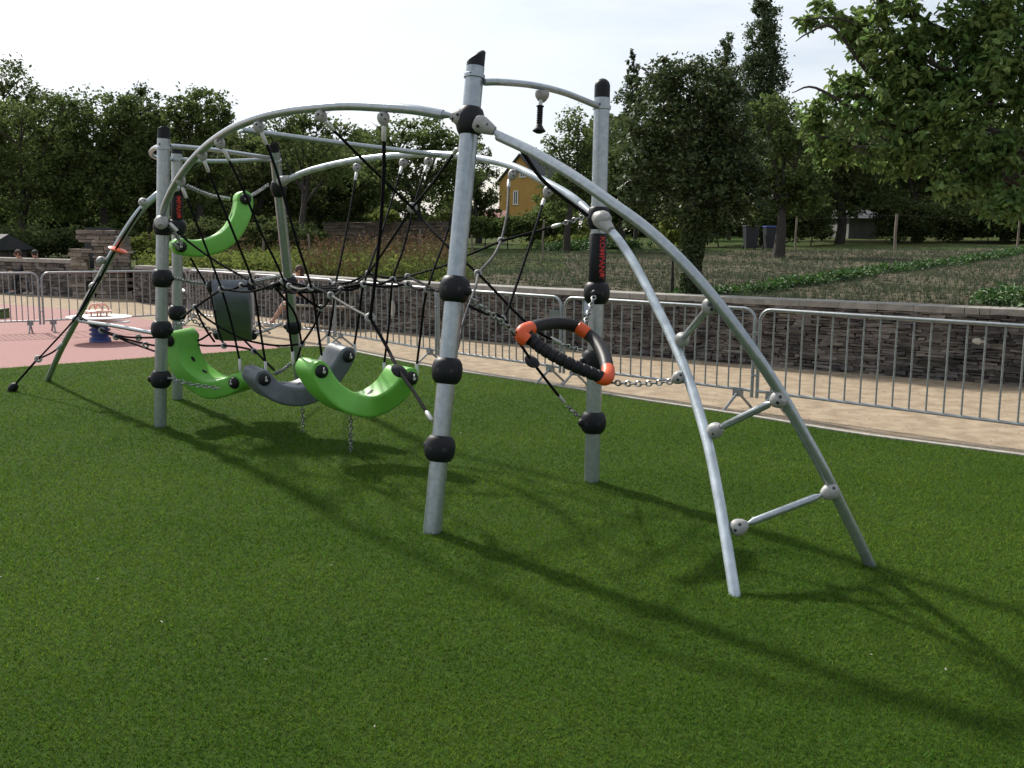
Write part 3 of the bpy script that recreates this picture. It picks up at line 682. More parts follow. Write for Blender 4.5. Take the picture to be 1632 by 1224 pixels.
# posts
def post(u, v0, v1, d, label, r=.05, ma='wood'):
    b = P(u, v1, d); t = P(u+.5, v0, d); z0 = zf(b.x, b.y) if wall_dist(b.x, b.y) > 0 else 0
    m = MB(); m.tube([(0, 0, -.1), (random.uniform(-.03, .03), 0, (t.z-z0)*.5), (random.uniform(-.02, .02), 0, t.z-z0)], [r, r*.95, r*.9], 7)
    o = m.build('fence_post', ma, None, label=label, cat='post', group='wooden stakes in the garden'); o.location = (b.x, b.y, z0); return o
for u, v0, v1, d, lb in ((1428, 341, 378, 33, 'pale weathered post at the far edge of the field'), (1268, 345, 380, 34, 'thin dark post near the bins under the trees'), (1622, 350, 378, 33, 'mossy post at the far right end of the field'),
                         (421, 373, 400, 27, 'grey stake behind the back leaning pole in the tall grass'), (492, 372, 405, 27, 'grey stake in the weeds right of the back leaning pole'), (670, 366, 392, 30, 'thin grey stake in front of the old garden wall'),
                         (752, 374, 395, 32, 'short stake between the front pole and the vegetable bed'), (866, 350, 392, 31, 'tall grey stake at the end of the hedge by the vegetable bed'), (322, 378, 400, 27, 'stake seen through the ropes near the top green seat')):
    post(u, v0, v1, d, lb, .035 if u != 1428 else .05)
m = MB(); a = P(1268, 350, 34); b = P(1428, 343, 33); c = P(1622, 352, 33); m.tube([a, b, c], .003, 5); m.build('fence_wire', 'bark', None, label='thin wire strung between the far field posts', cat='wire')
for i, (u, cmat, lb) in enumerate(((1190, 'bin_dark', 'dark wheelie bin left of the trunk under the far trees'), (1222, 'blue_paint', 'blue-lidded wheelie bin right of the trunk under the far trees'))):
    p = gz(u, 36); o = thing('wheelie_bin', lb, 'bin', 'bins under the far trees', p); o.scale = (.8, .8, .82)
    m = MB(); m.add([(-.24, -.26, 0.05), (.24, -.26, 0.05), (.24, .26, 0.05), (-.24, .26, 0.05), (-.3, -.34, .95), (.3, -.34, .95), (.3, .34, .95), (-.3, .34, .95)], [(3, 2, 1, 0), (4, 5, 6, 7), (0, 1, 5, 4), (1, 2, 6, 5), (2, 3, 7, 6), (3, 0, 4, 7)])
    m.build('body', 'bin_dark', o, smooth=0); m = MB(); m.box((0, 0, .99), .64, .74, .07); m.build('lid', cmat, o, smooth=0, bevel=.02)
    for s_ in (-1, 1):
        m = MB(); m.tube([(s_*.22, .3, .09), (s_*.3, .3, .09)], .1, 12); m.build('wheel', 'black_rubber', o)

# stray bits on the turf
V = []
for k in range(34):
    x, y = rng.uniform(-3.5, 3.5), rng.uniform(2.2, 10); s_ = rng.uniform(.004, .011); an = rng.uniform(0, 6.28); d2 = np.array([math.cos(an), math.sin(an), .3])*s_; e2 = np.array([-math.sin(an), math.cos(an), .1])*s_*.4; c_ = np.array([x, y, .026]); V += [c_-d2, c_-e2, c_+d2, c_+e2]
npmesh('leaf_litter', np.array(V), np.arange(len(V)).reshape(-1, 4), 'kerb', kind='stuff', label='pale crumbs and dry leaf bits scattered over the turf')
# ================================================================== CROWD BARRIERS
def barrier(pa, pb, label, nb=17):
    a = Vector((pa[0], pa[1], 0)); b = Vector((pb[0], pb[1], 0)); Ln = (b-a).length; ang = math.atan2((b-a).y, (b-a).x)
    o = thing('crowd_barrier', label, 'barrier', 'galvanised crowd barriers round the play area', tuple(a)); o.rotation_euler.z = ang
    H, zb, rc, r_ = 1.05, .21, .12, .018; e = .03
    loop = [(e, 0, zb-.07)]
    loop += [(e, 0, H-rc)]+[(e+rc-rc*math.cos(t), 0, H-rc+rc*math.sin(t)) for t in (math.pi/8, math.pi/4, math.pi*3/8)]+[(e+rc, 0, H)]
    loop2 = [(Ln-q[0], 0, q[2]) for q in loop][::-1]
    m = MB(); m.tube(loop+loop2, r_, 10); m.tube([(e, 0, zb), (Ln-e, 0, zb)], r_*.85, 8); m.build('frame', 'galv_frame', o)
    bm = MB(); bm.tube([(0, 0, zb), (0, 0, H)], .009, 7); me = None
    for k in range(nb):
        x = e+(Ln-2*e)*(k+1)/(nb+1)
        if me is None: q = bm.build('bar', 'galv_small', o); me = q.data
        else: q = bpy.data.objects.new('bar', me); put(q, o)
        q.location = (x, 0, 0)
    for x in (e+.16, Ln-e-.16):
        m = MB(); m.box((x, 0, zb-.03), .1, .05, .09)
        m.tube([(x, .01, zb-.04), (x+.04, .21, 0)], .015, 8); m.tube([(x, -.01, zb-.04), (x-.04, -.21, 0)], .015, 8); m.build('foot', 'galv_small', o)
    for hz in (H-.24, zb+.16): m = MB(); m.torus((Ln, 0, hz), (0, 0, 1), .035, .008, 12, 6); m.build('hook', 'galv_small', o)
    return o
def gd(u, d): return ((u-CU)/F_PX*d, d*ct+ (HCAM)*st*0+0)   # ground point under column u at depth d
def gp(u, v): p = G(u, v); return (p.x, p.y)
jt = [(-110, 536), (68, 530), (303, 517), (404, 531), (534, 551), (697, 583), (895, 613), (1201, 655), (1790, 738)]
jw = [gp(*p) for p in jt]
lbs = ['leftmost crowd barrier cut off by the left edge of the photo', 'crowd barrier behind the spring carousel, between left edge and leftmost pole', 'crowd barrier seen behind the two left poles and the hanging grey seat', 'crowd barrier in front of the woman at the picnic table',
       'crowd barrier behind the front green seat in the middle', 'crowd barrier between the front pole and the round-capped pole', 'crowd barrier behind the orange-sleeved ring and the curved ladder top', 'rightmost crowd barrier running off the right edge']
for i in range(8):
    barrier(jw[i], jw[i+1] if i < 7 else jw[8], lbs[i], 17 if i < 7 else 20)
# paper notice and tag on the barriers
def plate(u, v, d, w_, h_, label, ma, nm='notice', cat='notice'):
    m = MB(); m.box((0, 0, 0), w_, .004, h_); o = m.build(nm, ma, None, smooth=0, label=label, cat=cat); o.location = P(u, v, d); return o
plate(935, 489, 11.75, .10, .19, 'pale blue paper notice fixed to the barrier by the round-capped pole', 'paper')
plate(883, 501, 11.95, .11, .11, 'small grey plate fixed low on the barrier beside the front ring', 'galv_small', 'plate', 'plate')

# ================================================================== CLIMBING FRAME
cf = thing('climbing_frame', 'galvanised steel climbing frame of leaning poles and curved arches with black ball joints', 'climbing frame')
PR = .055
def frac(a, b, v):     # point along pole (image row v)
    return (a[1]-v)/(a[1]-b[1])
POLES = {}
def pole(key, ub, vb, db, ut, vt, dt_, balls, capkind, label):
    a = P(ub, vb, db); a = G(ub, vb) if db is None else a
    b = P(ut, vt, dt_)
    # extend a to the ground exactly
    a = Vector(a); ax = (b-a).normalized(); a0 = a-ax*((a.z+.03)/ax.z)
    m = MB(); m.tube([a0, b], PR, 28); po = m.build('pole', 'galv', cf, label=label)
    m = MB()
    x = Vector((1, 0, 0)); x = (x-ax*x.dot(ax)).normalized(); y = ax.cross(x); n = 28; vs = []; L_ = .0
    def ring(fn, r_=PR-.0015): return [b+(x*math.cos(t)+y*math.sin(t))*r_+ax*fn(t) for t in [2*math.pi*k/n for k in range(n)]]
    if capkind == 'slant':   # cut at a slope, higher to the right
        r1 = ring(lambda t: -.005); r2 = ring(lambda t: .058+.036*math.cos(t)); r3 = ring(lambda t: .068+.034*math.cos(t), PR-.012)
        m.add(r1+r2+r3, [(k, (k+1) % n, n+(k+1) % n, n+k) for k in range(n)]+[(n+k, n+(k+1) % n, 2*n+(k+1) % n, 2*n+k) for k in range(n)]+[tuple(range(2*n, 3*n))])
    elif capkind == 'low':
        r1 = ring(lambda t: -.005); r2 = ring(lambda t: .078+.012*math.cos(t)-.018*math.sin(t)); r3 = ring(lambda t: .085+.012*math.cos(t)-.018*math.sin(t), PR-.008)
        m.add(r1+r2+r3, [(k, (k+1) % n, n+(k+1) % n, n+k) for k in range(n)]+[(n+k, n+(k+1) % n, 2*n+(k+1) % n, 2*n+k) for k in range(n)]+[tuple(range(2*n, 3*n))])
    else:
        m.lathe(b, ax, [(PR-.001, -.005), (PR-.001, .075)]+[((PR-.001)*math.cos(t), .075+.055*math.sin(t)) for t in np.linspace(.15, 1.5, 7)], 28)
    m.build('cap', 'black_plastic', po)
    for k in (0, 2.2, 4.2):
        q = b-ax*.05+(x*math.cos(k-1.9)+y*math.sin(k-1.9))*(PR+.002); m = MB(); m.ball(q, .008, 8, 5); m.build('bolt', 'bolt_dark', po)
    for v, knobs in balls:
        t = frac((ub, vb), (ut, vt), v); c = a.lerp(b, t); m = MB()
        dref = a.lerp(b, t)
        m.lathe(c, ax, [(PR+.002, -.078), (PR+.012, -.074), (PR+.029, -.052), (PR+.037, -.022), (PR+.038, 0), (PR+.037, .022), (PR+.029, .052), (PR+.012, .074), (PR+.002, .078)], 28)
        for kn in knobs: 
            kv = Vector(kn).normalized(); m.lathe(c+kv*(PR+.022), kv, [(.032, 0), (.03, .018), (.02, .032), (.008, .038)], 14)
        bj = m.build('ball_joint', 'black_plastic', po)
        for an in (-2.2, -1.2, -.1):
            m = MB(); q = c+(x*math.cos(an)+y*math.sin(an))*(PR+.0365); dq = (q-c).normalized(); m.lathe(q-dq*.004, dq, [(.013, 0), (.013, .0045), (.009, .005)], 10)
            m.build('socket', 'bolt_dark', po)
    POLES[key] = (a, b, ax, po, (ub, vb, ut, vt))
    return po
def on(key, v):
    a, b, ax, po, q = POLES[key]; return a.lerp(b, frac(q[:2], q[2:], v))
pole('A', 689, 845, 5.98, 757.5, 107, 5.95, [(460, [(.9, -.5, -.1)]), (590, []), (714, [(-.8, .5, .1)])], 'slant', 'front pole with slant-cut black cap, nearest of the poles')
pole('B', 943, 766, 7.26, 959.5, 156, 6.9, [(459, [(-.2, -1, 0)]), (568, [(-1, -.3, 0)]), (669, [(-1, -.3, 0)])], 'round', 'pole with round black cap and lettered black sleeve')
pole('C', 255.5, 678, 9.17, 261, 221, 8.75, [(438, [(1, -.2, 0)]), (520, [(1, -.2, -.1)]), (601, [(1, -.3, 0), (-1, -.2, 0)])], 'low', 'leftmost pole with flat slanting cap')
pole('D', 283, 636, 10.7, 282, 245, 10.2, [(358, []), (494, [(1, -.3, 0)])], 'low', 'pole half hidden behind the leftmost pole, with lettered sleeve')
pole('E', 477, 608, 12.0, 437.5, 241, 10.5, [(438, [(-1, -.3, 0)]), (511, [(-1, -.3, 0)])], 'low', 'back pole leaning left, behind the hanging seats')

def tub(pts, r, name='arch_tube', ma='galv', label=None, parent=None, n=8, taper=()):
    q = spline([P(*p) for p in pts], n); rs = [r]*len(q)
    if 0 in taper:
        for i, f in enumerate((.35, .62, .9)): rs[i] = r*f
    if 1 in taper:
        for i, f in enumerate((.35, .62, .9)): rs[-1-i] = r*f
    m = MB(); m.tube(q, rs, 16); return m.build(name, ma, parent or cf, label=label)
A1 = [(706, 183, 5.95), (660, 175, 6.02), (611, 171, 6.15), (555, 168.5, 6.32), (511, 171, 6.5), (460, 177, 6.75), (412, 188, 7.0), (370, 205, 7.3), (335, 228, 7.65), (305, 257, 7.95), (281, 290, 8.3), (265, 322, 8.6), (257, 350, 8.8)]
tub(A1, .0295, label='tall front arch from the front pole to the leftmost pole')
A2 = [(795, 217, 5.85), (850, 243, 5.65), (910, 278, 5.45), (970, 320, 5.3), (1030, 364, 5.18), (1090, 420, 5.08), (1145, 484, 5.03), (1195, 552, 5.03), (1240, 620, 5.08), (1280, 690, 5.14), (1313, 750, 5.2), (1345, 815, 5.3), (1370, 865, 5.38), (1388, 903, 5.44), (1394, 918, 5.46)]
tub(A2, .0295, label='outer rail of the curved ladder reaching the turf on the right')
A3 = [(972, 366, 6.75), (990, 388, 6.65), (1014, 426, 6.5), (1042, 480, 6.3), (1068, 533, 6.1), (1092, 590, 5.9), (1112, 650, 5.7), (1130, 715, 5.5), (1145, 790, 5.3), (1158, 865, 5.12), (1171, 947, 4.98), (1174, 968, 4.95)]
tub(A3, .0295, ma='galv_worn', label='inner rail of the curved ladder, pale and worn')
A4 = [(458, 286, 10.3), (500, 270, 10.0), (569, 255, 9.5), (643, 247, 9.0), (700, 246, 8.6), (760, 252, 8.2), (817, 265, 7.85), (873, 292, 7.5), (908, 312, 7.3), (934, 333, 7.18)]
tub(A4, .0295, ma='galv_worn', label='bright back arch from the back pole to the round-capped pole')
tub([(384, 207, 7.35), (450, 216, 7.6), (540, 228, 7.95), (640, 240, 8.4), (706, 248, 8.6)], .021, 'brace_tube', label='thin straight tube bracing the front arch to the back arch')
LG = [(283, 300, 10.2), (262, 304, 10.0), (245, 315, 9.9), (220, 340, 9.9), (192, 382, 10.0), (165, 430, 10.2), (142, 472, 10.5), (118, 518, 10.9), (95, 562, 11.4), (75, 609, 11.95), (71, 618, 12.0)]
tub(LG, .033, label='bent leg tube standing at the far left edge of the turf')
tub([(124, 511, 10.6), (150, 515, 10.2), (185, 520, 9.8), (246, 531, 9.2)], .019, 'brace_tube', label='thin low tube from the far left leg to the leftmost pole')
# overhead bars with collars
def collar(key, v, r=PR+.008, h=.02):
    c = on(key, v); ax = POLES[key][2]; m = MB(); m.lathe(c, ax, [(r-.004, -h*.7), (r, -h*.5), (r, h*.5), (r-.004, h*.7)], 28)
    m.build('collar', 'galv', POLES[key][3])
for k, v in (('A', 122), ('B', 171), ('C', 236), ('D', 254), ('E', 254)): collar(k, v)
tub([(772, 131, 5.93), (800, 131, 6.0), (850, 136, 6.25), (900, 148, 6.55), (950, 168, 6.85)], .021, 'overhead_bar', label='curved bar joining the tops of the front and round-capped poles')
tub([(270, 233, 8.8), (300, 235, 9.0), (350, 240, 9.5), (430, 252, 10.5)], .021, 'overhead_bar', label='upper bar from the leftmost pole to the back pole')
tub([(287, 253, 10.2), (310, 256, 10.2), (360, 257, 10.3), (410, 255, 10.4), (432, 255, 10.5)], .021, 'overhead_bar', label='lower bar from the half hidden pole to the back pole')
tub([(256, 233, 8.8), (245, 237, 9.1), (240.5, 244, 9.5), (246, 250, 9.9), (262, 254, 10.1), (278, 254, 10.2)], .021, 'overhead_bar', label='short bulging bar joining the two left poles')

# cast clamps ------------------------------------------------------
def clamp(c, d_, r=.044, bolts=True, view=None, label=None, ln=1.25):
    c = Vector(c); d_ = Vector(d_).normalized(); m = MB()
    m.lathe(c, d_, [(r*.55, -r*.75), (r*.9, -r*.45), (r, 0), (r*.93, r*.45), (r*.68, r*.95), (r*.4, r*ln)], 20)
    o = m.build('clamp', 'grey_cast', cf, label=label)
    if bolts:
        vd = (CAM-c).normalized(); s_ = d_.cross(vd).normalized(); m = MB()
        for k in (-.42, .42):
            q = (d_*(k*r*.9)+s_*(k*-.5*r)+vd*r*.9).normalized(); p = c+q*r*.96; m.lathe(p-q*.004, q, [(.0085, 0), (.0085, .006), (.006, .007)], 10)
        m.build('bolt', 'bolt_dark', o)
    return o
# big joints on pole A, B, C, E
def hub(key, v, h=.10, r=.098):
    c = on(key, v); ax = POLES[key][2]; m = MB()
    m.lathe(c, ax, [(PR+.002, -h), (PR+.015, -h+.012), (r*.88, -h*.62), (r, -h*.2), (r, h*.2), (r*.88, h*.62), (PR+.015, h-.012), (PR+.002, h)], 28)
    return m.build('ball_joint', 'black_plastic', POLES[key][3])
hub('A', 193, .082, .088); hub('B', 341, .078, .084); hub('C', 357, .072, .082); hub('E', 294, .082, .085); hub('D', 298, .075, .082)
def jaw(p, q, r0=.055, r1=.026):   # tapered cast jaw from joint towards tube end
    p, q = P(*p), P(*q); d_ = q-p; L_ = d_.length; m = MB(); m.lathe(p, d_, [(r0*.8, 0), (r0, L_*.2), (r0*.96, L_*.4), (r1*1.25, L_*.85), (r1, L_)], 22)
    o = m.build('clamp', 'grey_cast', cf)
    vd = (CAM-p).normalized(); m = MB(); dn = d_.normalized()
    for t, k, rr in ((.3, .35, r0*.97), (.6, -.45, r0*.72)):
        n_ = (vd-dn*vd.dot(dn)).normalized(); s_ = dn.cross(n_); qd = (n_+s_*k).normalized(); w_ = p+dn*L_*t+qd*rr; m.lathe(w_-qd*.003, qd, [(.010, 0), (.010, .006), (.006, .007)], 10)
    m.build('bolt', 'bolt_dark', o); return o
jaw((737, 189, 5.93), (718, 184, 5.94), .047, .022); jaw((758, 194, 5.86), (788, 209, 5.84), .052, .026)
m = MB(); a, b = P(786, 208, 5.84), P(800, 219, 5.83); m.lathe(a, b-a, [(.013, 0), (.028, (b-a).length)], 16); m.build('tube_end', 'galv', cf)
m = MB(); a, b = P(720, 184, 5.94), P(700, 182, 5.96); m.lathe(a, b-a, [(.014, 0), (.028, (b-a).length)], 16); m.build('tube_end', 'galv', cf)
jaw((446, 290, 10.35), (462, 284, 10.25), .055, .028)
jaw((952, 345, 6.85), (974, 368, 6.72), .055, .03); clamp(P(960, 349, 6.80), (P(985, 352, 6.7)-P(950, 346, 6.9)), .058)
m = MB(); a, b = P(926, 326, 7.22), P(945, 342, 7.05); m.lathe(a, b-a, [(.031, 0), (.031, .04), (.018, (b-a).length)], 16); m.build('tube_end', 'galv', cf)
clamp(P(257, 354, 8.72), P(256, 362, 8.65)-P(258, 345, 8.8), .06)
# rungs
def rung(pa, pb, r=.0195):
    a, b = P(*pa), P(*pb); d_ = (b-a).normalized()
    clamp(a, d_, .045); clamp(b, -d_, .045); s_, e = a+d_*.048, b-d_*.048
    m = MB(); L_ = (e-s_).length; m.lathe(s_, d_, [(.009, 0), (.010, .018), (r, .045), (r, L_-.045), (.010, L_-.018), (.009, L_)], 16); m.build('rung', 'galv', cf)
rung((1175, 841, 5.17), (1325, 783, 5.22)); rung((1139, 686, 5.55), (1242, 636, 5.08)); rung((1087, 541, 6.0), (1132, 488, 5.08))
clamp(P(1083, 601, 5.88), P(1070, 608, 5.9)-P(1092, 596, 5.85), .04)
# clamps under arch 1 and arch 4 (rope hangers)
def hang(u, v, d, tou, tov, r=.042): return clamp(P(u, v, d), P(tou, tov, d)-P(u, v, d), r)
for u, v, d, a, b in ((288, 287, 8.25, 291, 300), (322, 246, 7.82, 326, 260), (350, 227, 7.52, 356, 240), (412, 201, 7.0, 417, 214), (511, 184, 6.5, 520, 196), (611, 187, 6.15, 612, 202)): hang(u, v, d, a, b, .040)
for u, v, d, a, b in ((569, 266, 9.45, 568, 276), (643, 259, 8.95, 640, 268), (683, 257, 8.7, 680, 266), (818, 277, 7.8, 812, 288), (874, 304, 7.45, 868, 318), (737, 262, 8.25, 733, 272)): hang(u, v, d, a, b, .040)
for u, v, d in ((228, 322, 9.8), (161, 415, 10.1), (149, 456, 10.2), (122, 508, 10.6)): clamp(P(u, v, d), Vector((-.3, -1, -.2)), .042)
# lettered sleeves
def sleeve(key, v0, v1, txtu, an0):
    a, b = on(key, v1), on(key, v0); ax = (b-a).normalized(); po = POLES[key][3]; r_ = PR+.006
    m = MB(); m.lathe(a, ax, [(r_-.003, 0), (r_, .004), (r_, (b-a).length-.004), (r_-.003, (b-a).length)], 32); m.build('sleeve', 'black_plastic', po)
    L_ = (b-a).length
    cu = bpy.data.curves.new('t', 'FONT'); cu.body = 'KOMPAN'; cu.size = 1; cu.extrude = 0; cu.offset = .022; cu.resolution_u = 4
    to = bpy.data.objects.new('t', cu); col.objects.link(to); bpy.context.view_layer.update()
    me = bpy.data.meshes.new_from_object(to.evaluated_get(bpy.context.evaluated_depsgraph_get())); bpy.data.objects.remove(to)
    bm_ = bmesh.new(); bm_.from_mesh(me); bmesh.ops.triangulate(bm_, faces=bm_.faces)
    xs_ = [q.co.x for q in bm_.verts]; x0, x1 = min(xs_), max(xs_)
    # star mark after the word
    st_ = []
    for i in range(10):
        rr = .55 if i % 2 == 0 else .2; t = math.pi/2+i*math.pi/5; st_.append(bm_.verts.new((x1+.38+rr*math.cos(t), .42+rr*math.sin(t), 0)))
    cc_ = bm_.verts.new((x1+.38, .42, 0))
    for i in range(10): bm_.faces.new((st_[i], st_[(i+1) % 10], cc_))
    bmesh.ops.subdivide_edges(bm_, edges=[e for e in bm_.edges if e.calc_length() > .25], cuts=2)
    x1b = x1+.95; k = (L_*.86)/(x1b-x0); yv = Vector((CAM.x-a.x, CAM.y-a.y, 0)); yv = (yv-ax*yv.dot(ax)).normalized(); xv = ax.cross(yv); xv = xv if xv.dot(RT) > 0 else -xv
    for q in bm_.verts:
        s_ = (q.co.x-x0)*k; tt = (q.co.y-.35)*k; th = an0+tt/r_
        q.co = b-ax*(L_*.07+s_)+(yv*math.cos(th)+xv*math.sin(th))*(r_+.0014)
    bm_.to_mesh(me); bm_.free(); me.materials.clear(); me.materials.append(MT['red_ink']); me.name = 'lettering'
    o = bpy.data.objects.new('lettering', me); put(o, po)
sleeve('B', 365, 443, 0, .55); sleeve('D', 292, 350, 0, .3)
# red disc on far-left leg
m = MB(); c = P(188, 398, 9.95); ax_ = (P(192, 382, 10)-P(165, 430, 10.2)).normalized(); m.lathe(c, Vector((.38, -.05, 1)), [(.045, -.016), (.085, -.010), (.095, 0), (.085, .008), (.045, .016)], 22); m.build('foot_disc', 'orange_plastic', cf, label='orange-red disc round the far left leg')

# ================================================================== ROPES
rn = thing('rope_net', 'black climbing rope net with grey cross connectors strung inside the steel frame', 'rope net')
RR = .0098
def rope(pts, fer=(0, 0), sag=0, ma='rope', r=RR):
    q = [P(*p) if isinstance(p, tuple) else p for p in pts]
    if sag and len(q) == 2: q = [q[0], (q[0]+q[1])/2-Vector((0, 0, sag)), q[1]]
    s_ = spline(q, 6) if len(q) > 2 else [q[0], q[0].lerp(q[1], .5), q[1]]
    m = MB(); m.tube(s_, r, 8); m.build('rope', ma, rn)
    for e, (a, b) in enumerate(((s_[0], s_[1]), (s_[-1], s_[-2]))):
        if fer[e]:
            d_ = (b-a).normalized(); m = MB(); m.lathe(a, d_, [(.006, -.012), (.014, 0), (.0145, .075), (.011, .085)], 12); m.build('ferrule', 'ferrule', rn)
NODE_DONE = set()
def node(u, v, d, r=.027):
    c = P(u, v, d); nv = (CAM-c).normalized()+Vector((.25, 0, .2)); m = MB(); m.torus(c, nv, r, r*.52, 18, 10, 1.15); m.build('connector', 'grey_cast', rn)
N = dict(a=(353, 461, 8.5), b=(402, 449, 8.4), c=(452, 448, 8.0), d=(496, 458, 7.5), e=(587, 436, 8.8), f=(650, 441, 8.5), g=(681, 461, 7.6), h=(626, 446, 8.2), i=(580, 453, 8.0), j=(535, 454, 8.9), k=(544, 462, 8.0),
         l=(527, 471, 7.5), m=(512, 491, 8.5), o=(590, 507, 6.9), p=(650, 453, 8.0), X=(657, 331, 7.3), q=(799, 384, 7.4), r=(762, 436, 6.9), s=(481, 548, 9.0), t=(357, 551, 9.3), u=(405, 560, 9.1), v=(311, 490, 9.3), w=(385, 455, 8.45), x=(436, 455, 8.2), y=(461, 456, 7.9), z=(801, 508, 6.6))
for k, q in N.items(): node(*q, r=.026 if k in 'Xo' else .017 if k in 'wxyz' else .020)
# hangers from front arch
rope([(291, 300, 8.25), (322, 378, 8.4), N['a'], (369, 516, 8.7), (382, 575, 8.75)], (1, 0)); rope([(326, 258, 7.82), (374, 376, 8.15), N['b'], (413, 515, 8.6), (423, 578, 8.65)], (1, 0))
rope([(357, 239, 7.52), (385, 297, 7.65), (416, 370, 7.85), N['c'], (459, 510, 8.1), (466, 562, 8.25)], (1, 0)); rope([(417, 212, 7.0), (438, 265, 7.1), (473, 385, 7.3), N['d'], (505, 515, 7.7), (513, 568, 7.85)], (1, 0))
rope([(519, 195, 6.5), (590, 266, 6.9), N['X']], (1, 0)); rope([(612, 203, 6.15), (611, 290, 6.3), (603, 400, 6.6), N['o']], (1, 0), r=.012)
for p in ((382, 572, 8.75), (423, 576, 8.65), (466, 560, 8.25), (513, 566, 7.85), (523, 536, 9.0), (565, 546, 8.85), (612, 578, 8.2), (664, 580, 7.95)):
    a = P(*p); b = P(p[0]+1, p[1]+20, p[2]); m = MB(); m.lathe(a, b-a, [(.013, 0), (.014, .003), (.014, (b-a).length*.8), (.008, (b-a).length*1.05)], 12); m.build('ferrule', 'ferrule', rn)
# hangers from back arch
rope([(568, 276, 9.4), (557, 340, 9.2), (546, 400, 9.0), N['j'], (530, 500, 8.95), (523, 538, 9.0)], (1, 0)); rope([(640, 267, 8.9), (612, 360, 8.5), N['i'], (573, 500, 8.4), (565, 548, 8.85)], (1, 0))
rope([(680, 265, 8.65), (662, 320, 8.4), (643, 396, 8.3), N['h'], (620, 515, 8.2), (612, 582, 8.2)], (1, 0)); rope([(735, 268, 8.2), (715, 362, 7.9), N['g'], (672, 520, 7.9), (664, 584, 7.95)], (0, 0))
rope([(811, 288, 7.8), (808, 340, 7.55), N['q']], (1, 0), ma='rope_grey'); rope([(867, 318, 7.45), (848, 380, 7.1), (811, 489, 6.7), N['z']], (1, 0))
# cross ropes right
rope([(728, 238, 6.02), (690, 291, 6.7), N['X']], (1, 0)); rope([N['X'], (713, 392, 7.0), (745, 421, 6.95), N['r']]); rope([N['X'], (610, 403, 8.2), N['e']])
rope([N['r'], (845, 520, 6.75), (893, 547, 6.85)], (0, 1)); rope([N['q'], (745, 407, 7.6), (712, 422, 7.9), N['f']]); rope([N['q'], (850, 370, 7.3), (893, 358, 7.1)], (0, 1))
rope([N['q'], (785, 410, 7.1), N['r']], ma='rope_grey'); rope([N['r'], (757, 460, 6.6), (739, 511, 6.3), (729, 556, 6.1)], ma='rope_grey')
rope([(832, 241, 5.72), (870, 292, 6.3), (936, 343, 6.85)], (0, 0), r=.012)
rope([(748, 488, 6.3), (775, 500, 6.5), N['z'], (848, 576, 6.6), (899, 642, 6.9)], (0, 1))
rope([N['o'], (612, 545, 6.8), (636, 590, 6.5), (660, 625, 6.3), (687, 668, 6.05)], (0, 1), r=.0115)
rope([N['o'], (560, 491, 7.2), N['l']], ma='rope_grey'); rope([N['l'], (512, 463, 7.5), N['d']], ma='rope_grey')
# middle net
for s_ in (['e', 'f'], ['e', 'j'], ['e', 'k'], ['k', 'l'], ['f', 'h'], ['h', 'i'], ['h', 'p'], ['p', 'g'], ['i', 'p'], ['i', 'j'], ['i', 'k'], ['k', 'd'], ['j', 'd'], ['j', 'y'], ['k', 'y'], ['c', 'y'], ['y', 'd'], ['b', 'x'], ['x', 'c'], ['a', 'w'], ['w', 'b'], ['l', 'm'], ['b', 'c']):
    rope([N[s_[0]], N[s_[1]]], sag=.02 if s_ != ['b', 'c'] else .06, ma='rope' if s_ != ['y', 'd'] else 'rope_grey')
for a_1, b_1 in (('b', 'k'), ('c', 'i'), ('x', 'd'), ('a', 'c'), ('e', 'h'), ('j', 'k')): rope([N[a_1], N[b_1]], sag=.05)
rope([N['x'], (470, 500, 8.6), N['s']]); rope([N['f'], (700, 464, 6.5), (705, 466, 6.3)]); rope([N['g'], (700, 464, 6.4)]); rope([N['m'], (490, 478, 8.3), N['c']]); rope([N['m'], (500, 520, 8.8), N['s']]); rope([N['s'], (473, 575, 9.2)])
rope([(288, 507, 9.2), N['v'], N['a']]); rope([N['v'], (330, 508, 9.25), (370, 532, 9.2), (400, 544, 9.1), (445, 551, 9.0), N['s']]); rope([(292, 462, 9.9), (302, 477, 9.6), N['v']], (1, 0))
rope([(300, 537, 9.6), (319, 550, 9.5), N['t'], (380, 553, 9.2), N['u'], (425, 578, 9.0)]); rope([(300, 548, 9.5), (320, 541, 9.5), (337, 530, 9.5)]); rope([(304, 412, 9.6), (335, 468, 9.5), (346, 520, 9.4), N['t']])
rope([(390, 543, 9.3), (415, 568, 9.0), (437, 590, 8.9)]); rope([N['v'], (325, 520, 9.3), (342, 545, 9.4)])
rope([(272, 357, 8.7), (300, 385, 8.7), (350, 420, 8.6), (385, 440, 8.5), N['b']], (1, 0)); rope([N['c'], (480, 470, 8.2), (500, 486, 8.5), N['m']])
